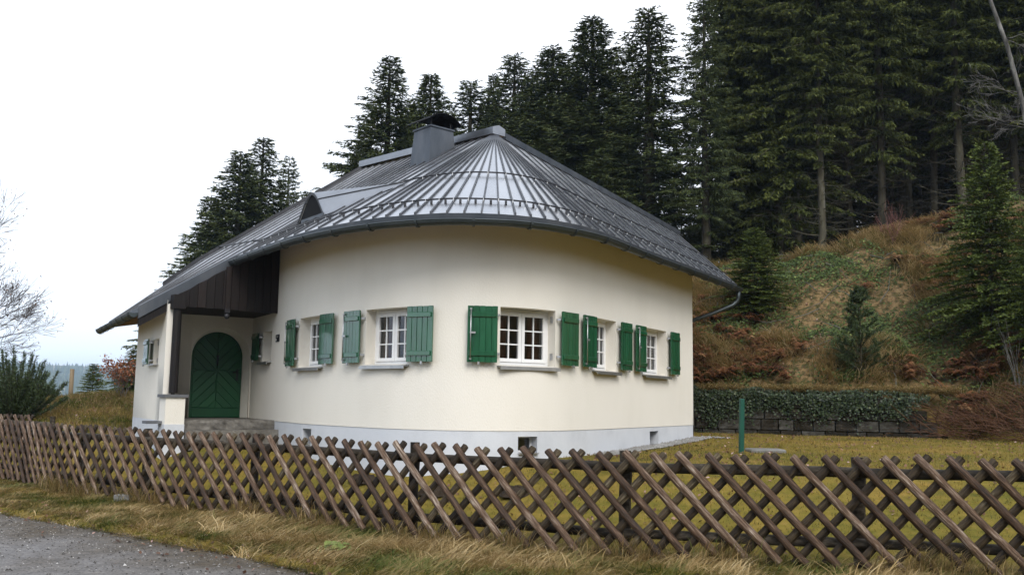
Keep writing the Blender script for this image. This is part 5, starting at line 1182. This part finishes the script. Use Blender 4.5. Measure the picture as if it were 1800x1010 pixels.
# loose grit on the road
rgr = np.random.default_rng(4); n = 9000; px = rgr.uniform(-12, 1, n); py = np.interp(px, ROADX, ROADY) - np.abs(rgr.normal(0, 1.6, n)) + .1; k = (py > 5) & (py < 20); px, py = px[k], py[k]; n = len(px); r_ = rgr.uniform(.004, .013, n)*np.where(rgr.random(n) < .08, 1.8, 1)
off = np.array([(1, 0, .2), (-.5, .87, .2), (-.5, -.87, .2), (0, 0, 1.0)]); V = np.stack([px, py, np.full(n, .008)], 1)[:, None, :] + off[None]*r_[:, None, None]*rgr.uniform(.7, 1.3, (n, 4, 1)); base = (np.arange(n)*4)[:, None]
g = link('road_grit', np_mesh('road_grit', V.reshape(-1, 3), np.concatenate([base + np.array([[0, 1, 3]]), base + np.array([[1, 2, 3]]), base + np.array([[2, 0, 3]])]), M['grit'], np.repeat(rgr.random(n), 4))); tag(g, 'loose grit and crumbs scattered over the road', 'grit', kind='stuff')
# gravel strip along the right-hand wall
mb = MB(); rr = random.Random(31); u0 = wall_u(1040, 760)
for i in range(1500):
    u = rr.uniform(u0, WALL.len+.2); p = W(min(u, WALL.len), 0, rr.uniform(.02, .36)); 
    if u > WALL.len: p += Vector((rr.uniform(0, .5), rr.uniform(0, .5), 0))
    r = rr.uniform(.016, .045); p.z = ghs(p.x, p.y) + r*.4
    mb.add([p + Vector((rr.uniform(.7, 1.2)*r*a, rr.uniform(.7, 1.2)*r*b_, rr.uniform(.5, .8)*r*c)) for a, b_, c in ((1, 0, 0), (-1, 0, 0), (0, 1, 0), (0, -1, 0), (0, 0, 1), (0, 0, -1))], [(0, 2, 4), (2, 1, 4), (1, 3, 4), (3, 0, 4), (2, 0, 5), (1, 2, 5), (3, 1, 5), (0, 3, 5)])
tag(mb.build('gravel_strip', M['gravel_stone']), 'strip of grey pebbles along the foot of the house wall', 'gravel', kind='stuff')

# ------------------------------------------------------------------ far wood on the valley side, haze
rg = np.random.default_rng(90); n = 9000; X = rg.uniform(-1500, -250, n); Y = rg.uniform(1050, 2050, n); msk = vnoise(X, Y, 240, 61)*.35 + (Y-1150)/520 + .25*np.clip((X+700)/200, -1, 1); k = msk > .35; X, Y = X[k], Y[k]; n = len(X); zb = gh(X, Y); Hh = rg.uniform(9, 17, n); Rr = Hh*rg.uniform(.18, .28, n); Vs = []
for a in range(6): an = a*math.pi/3; Vs.append(np.stack([X + Rr*math.cos(an), Y + Rr*math.sin(an), zb], 1))
Vs.append(np.stack([X, Y, zb+Hh], 1)); V = np.stack(Vs, 1).reshape(-1, 3); base = (np.arange(n)*7)[:, None]; tris = np.concatenate([base + np.array([[a, (a+1) % 6, 6]]) for a in range(6)])
g = link('distant_wood', np_mesh('distant_wood', V, tris, M['needle_dark'], np.repeat(rg.uniform(.2, .7, n), 7))); tag(g, 'distant blue conifer wood on the far side of the valley', 'wood', kind='stuff')
HZ = MB(); HZ.box((-300, 1900, 40), (5200, 4600, 190)); hm = bpy.data.materials.new('haze'); hm.use_nodes = True; hn = hm.node_tree.nodes; hn.clear(); ho = hn.new('ShaderNodeOutputMaterial'); pv = hn.new('ShaderNodeVolumePrincipled')
pv.inputs['Color'].default_value = (.56, .74, 1.0, 1); pv.inputs['Density'].default_value = .00026; pv.inputs['Anisotropy'].default_value = .2; hm.node_tree.links.new(pv.outputs[0], ho.inputs['Volume'])
tag(HZ.build('haze', hm), 'thin bluish haze filling the valley air', 'haze', kind='stuff')
print('triangles', sum(len(me.loops) - 2*len(me.polygons) for me in bpy.data.meshes), 'fill trees', nfill)
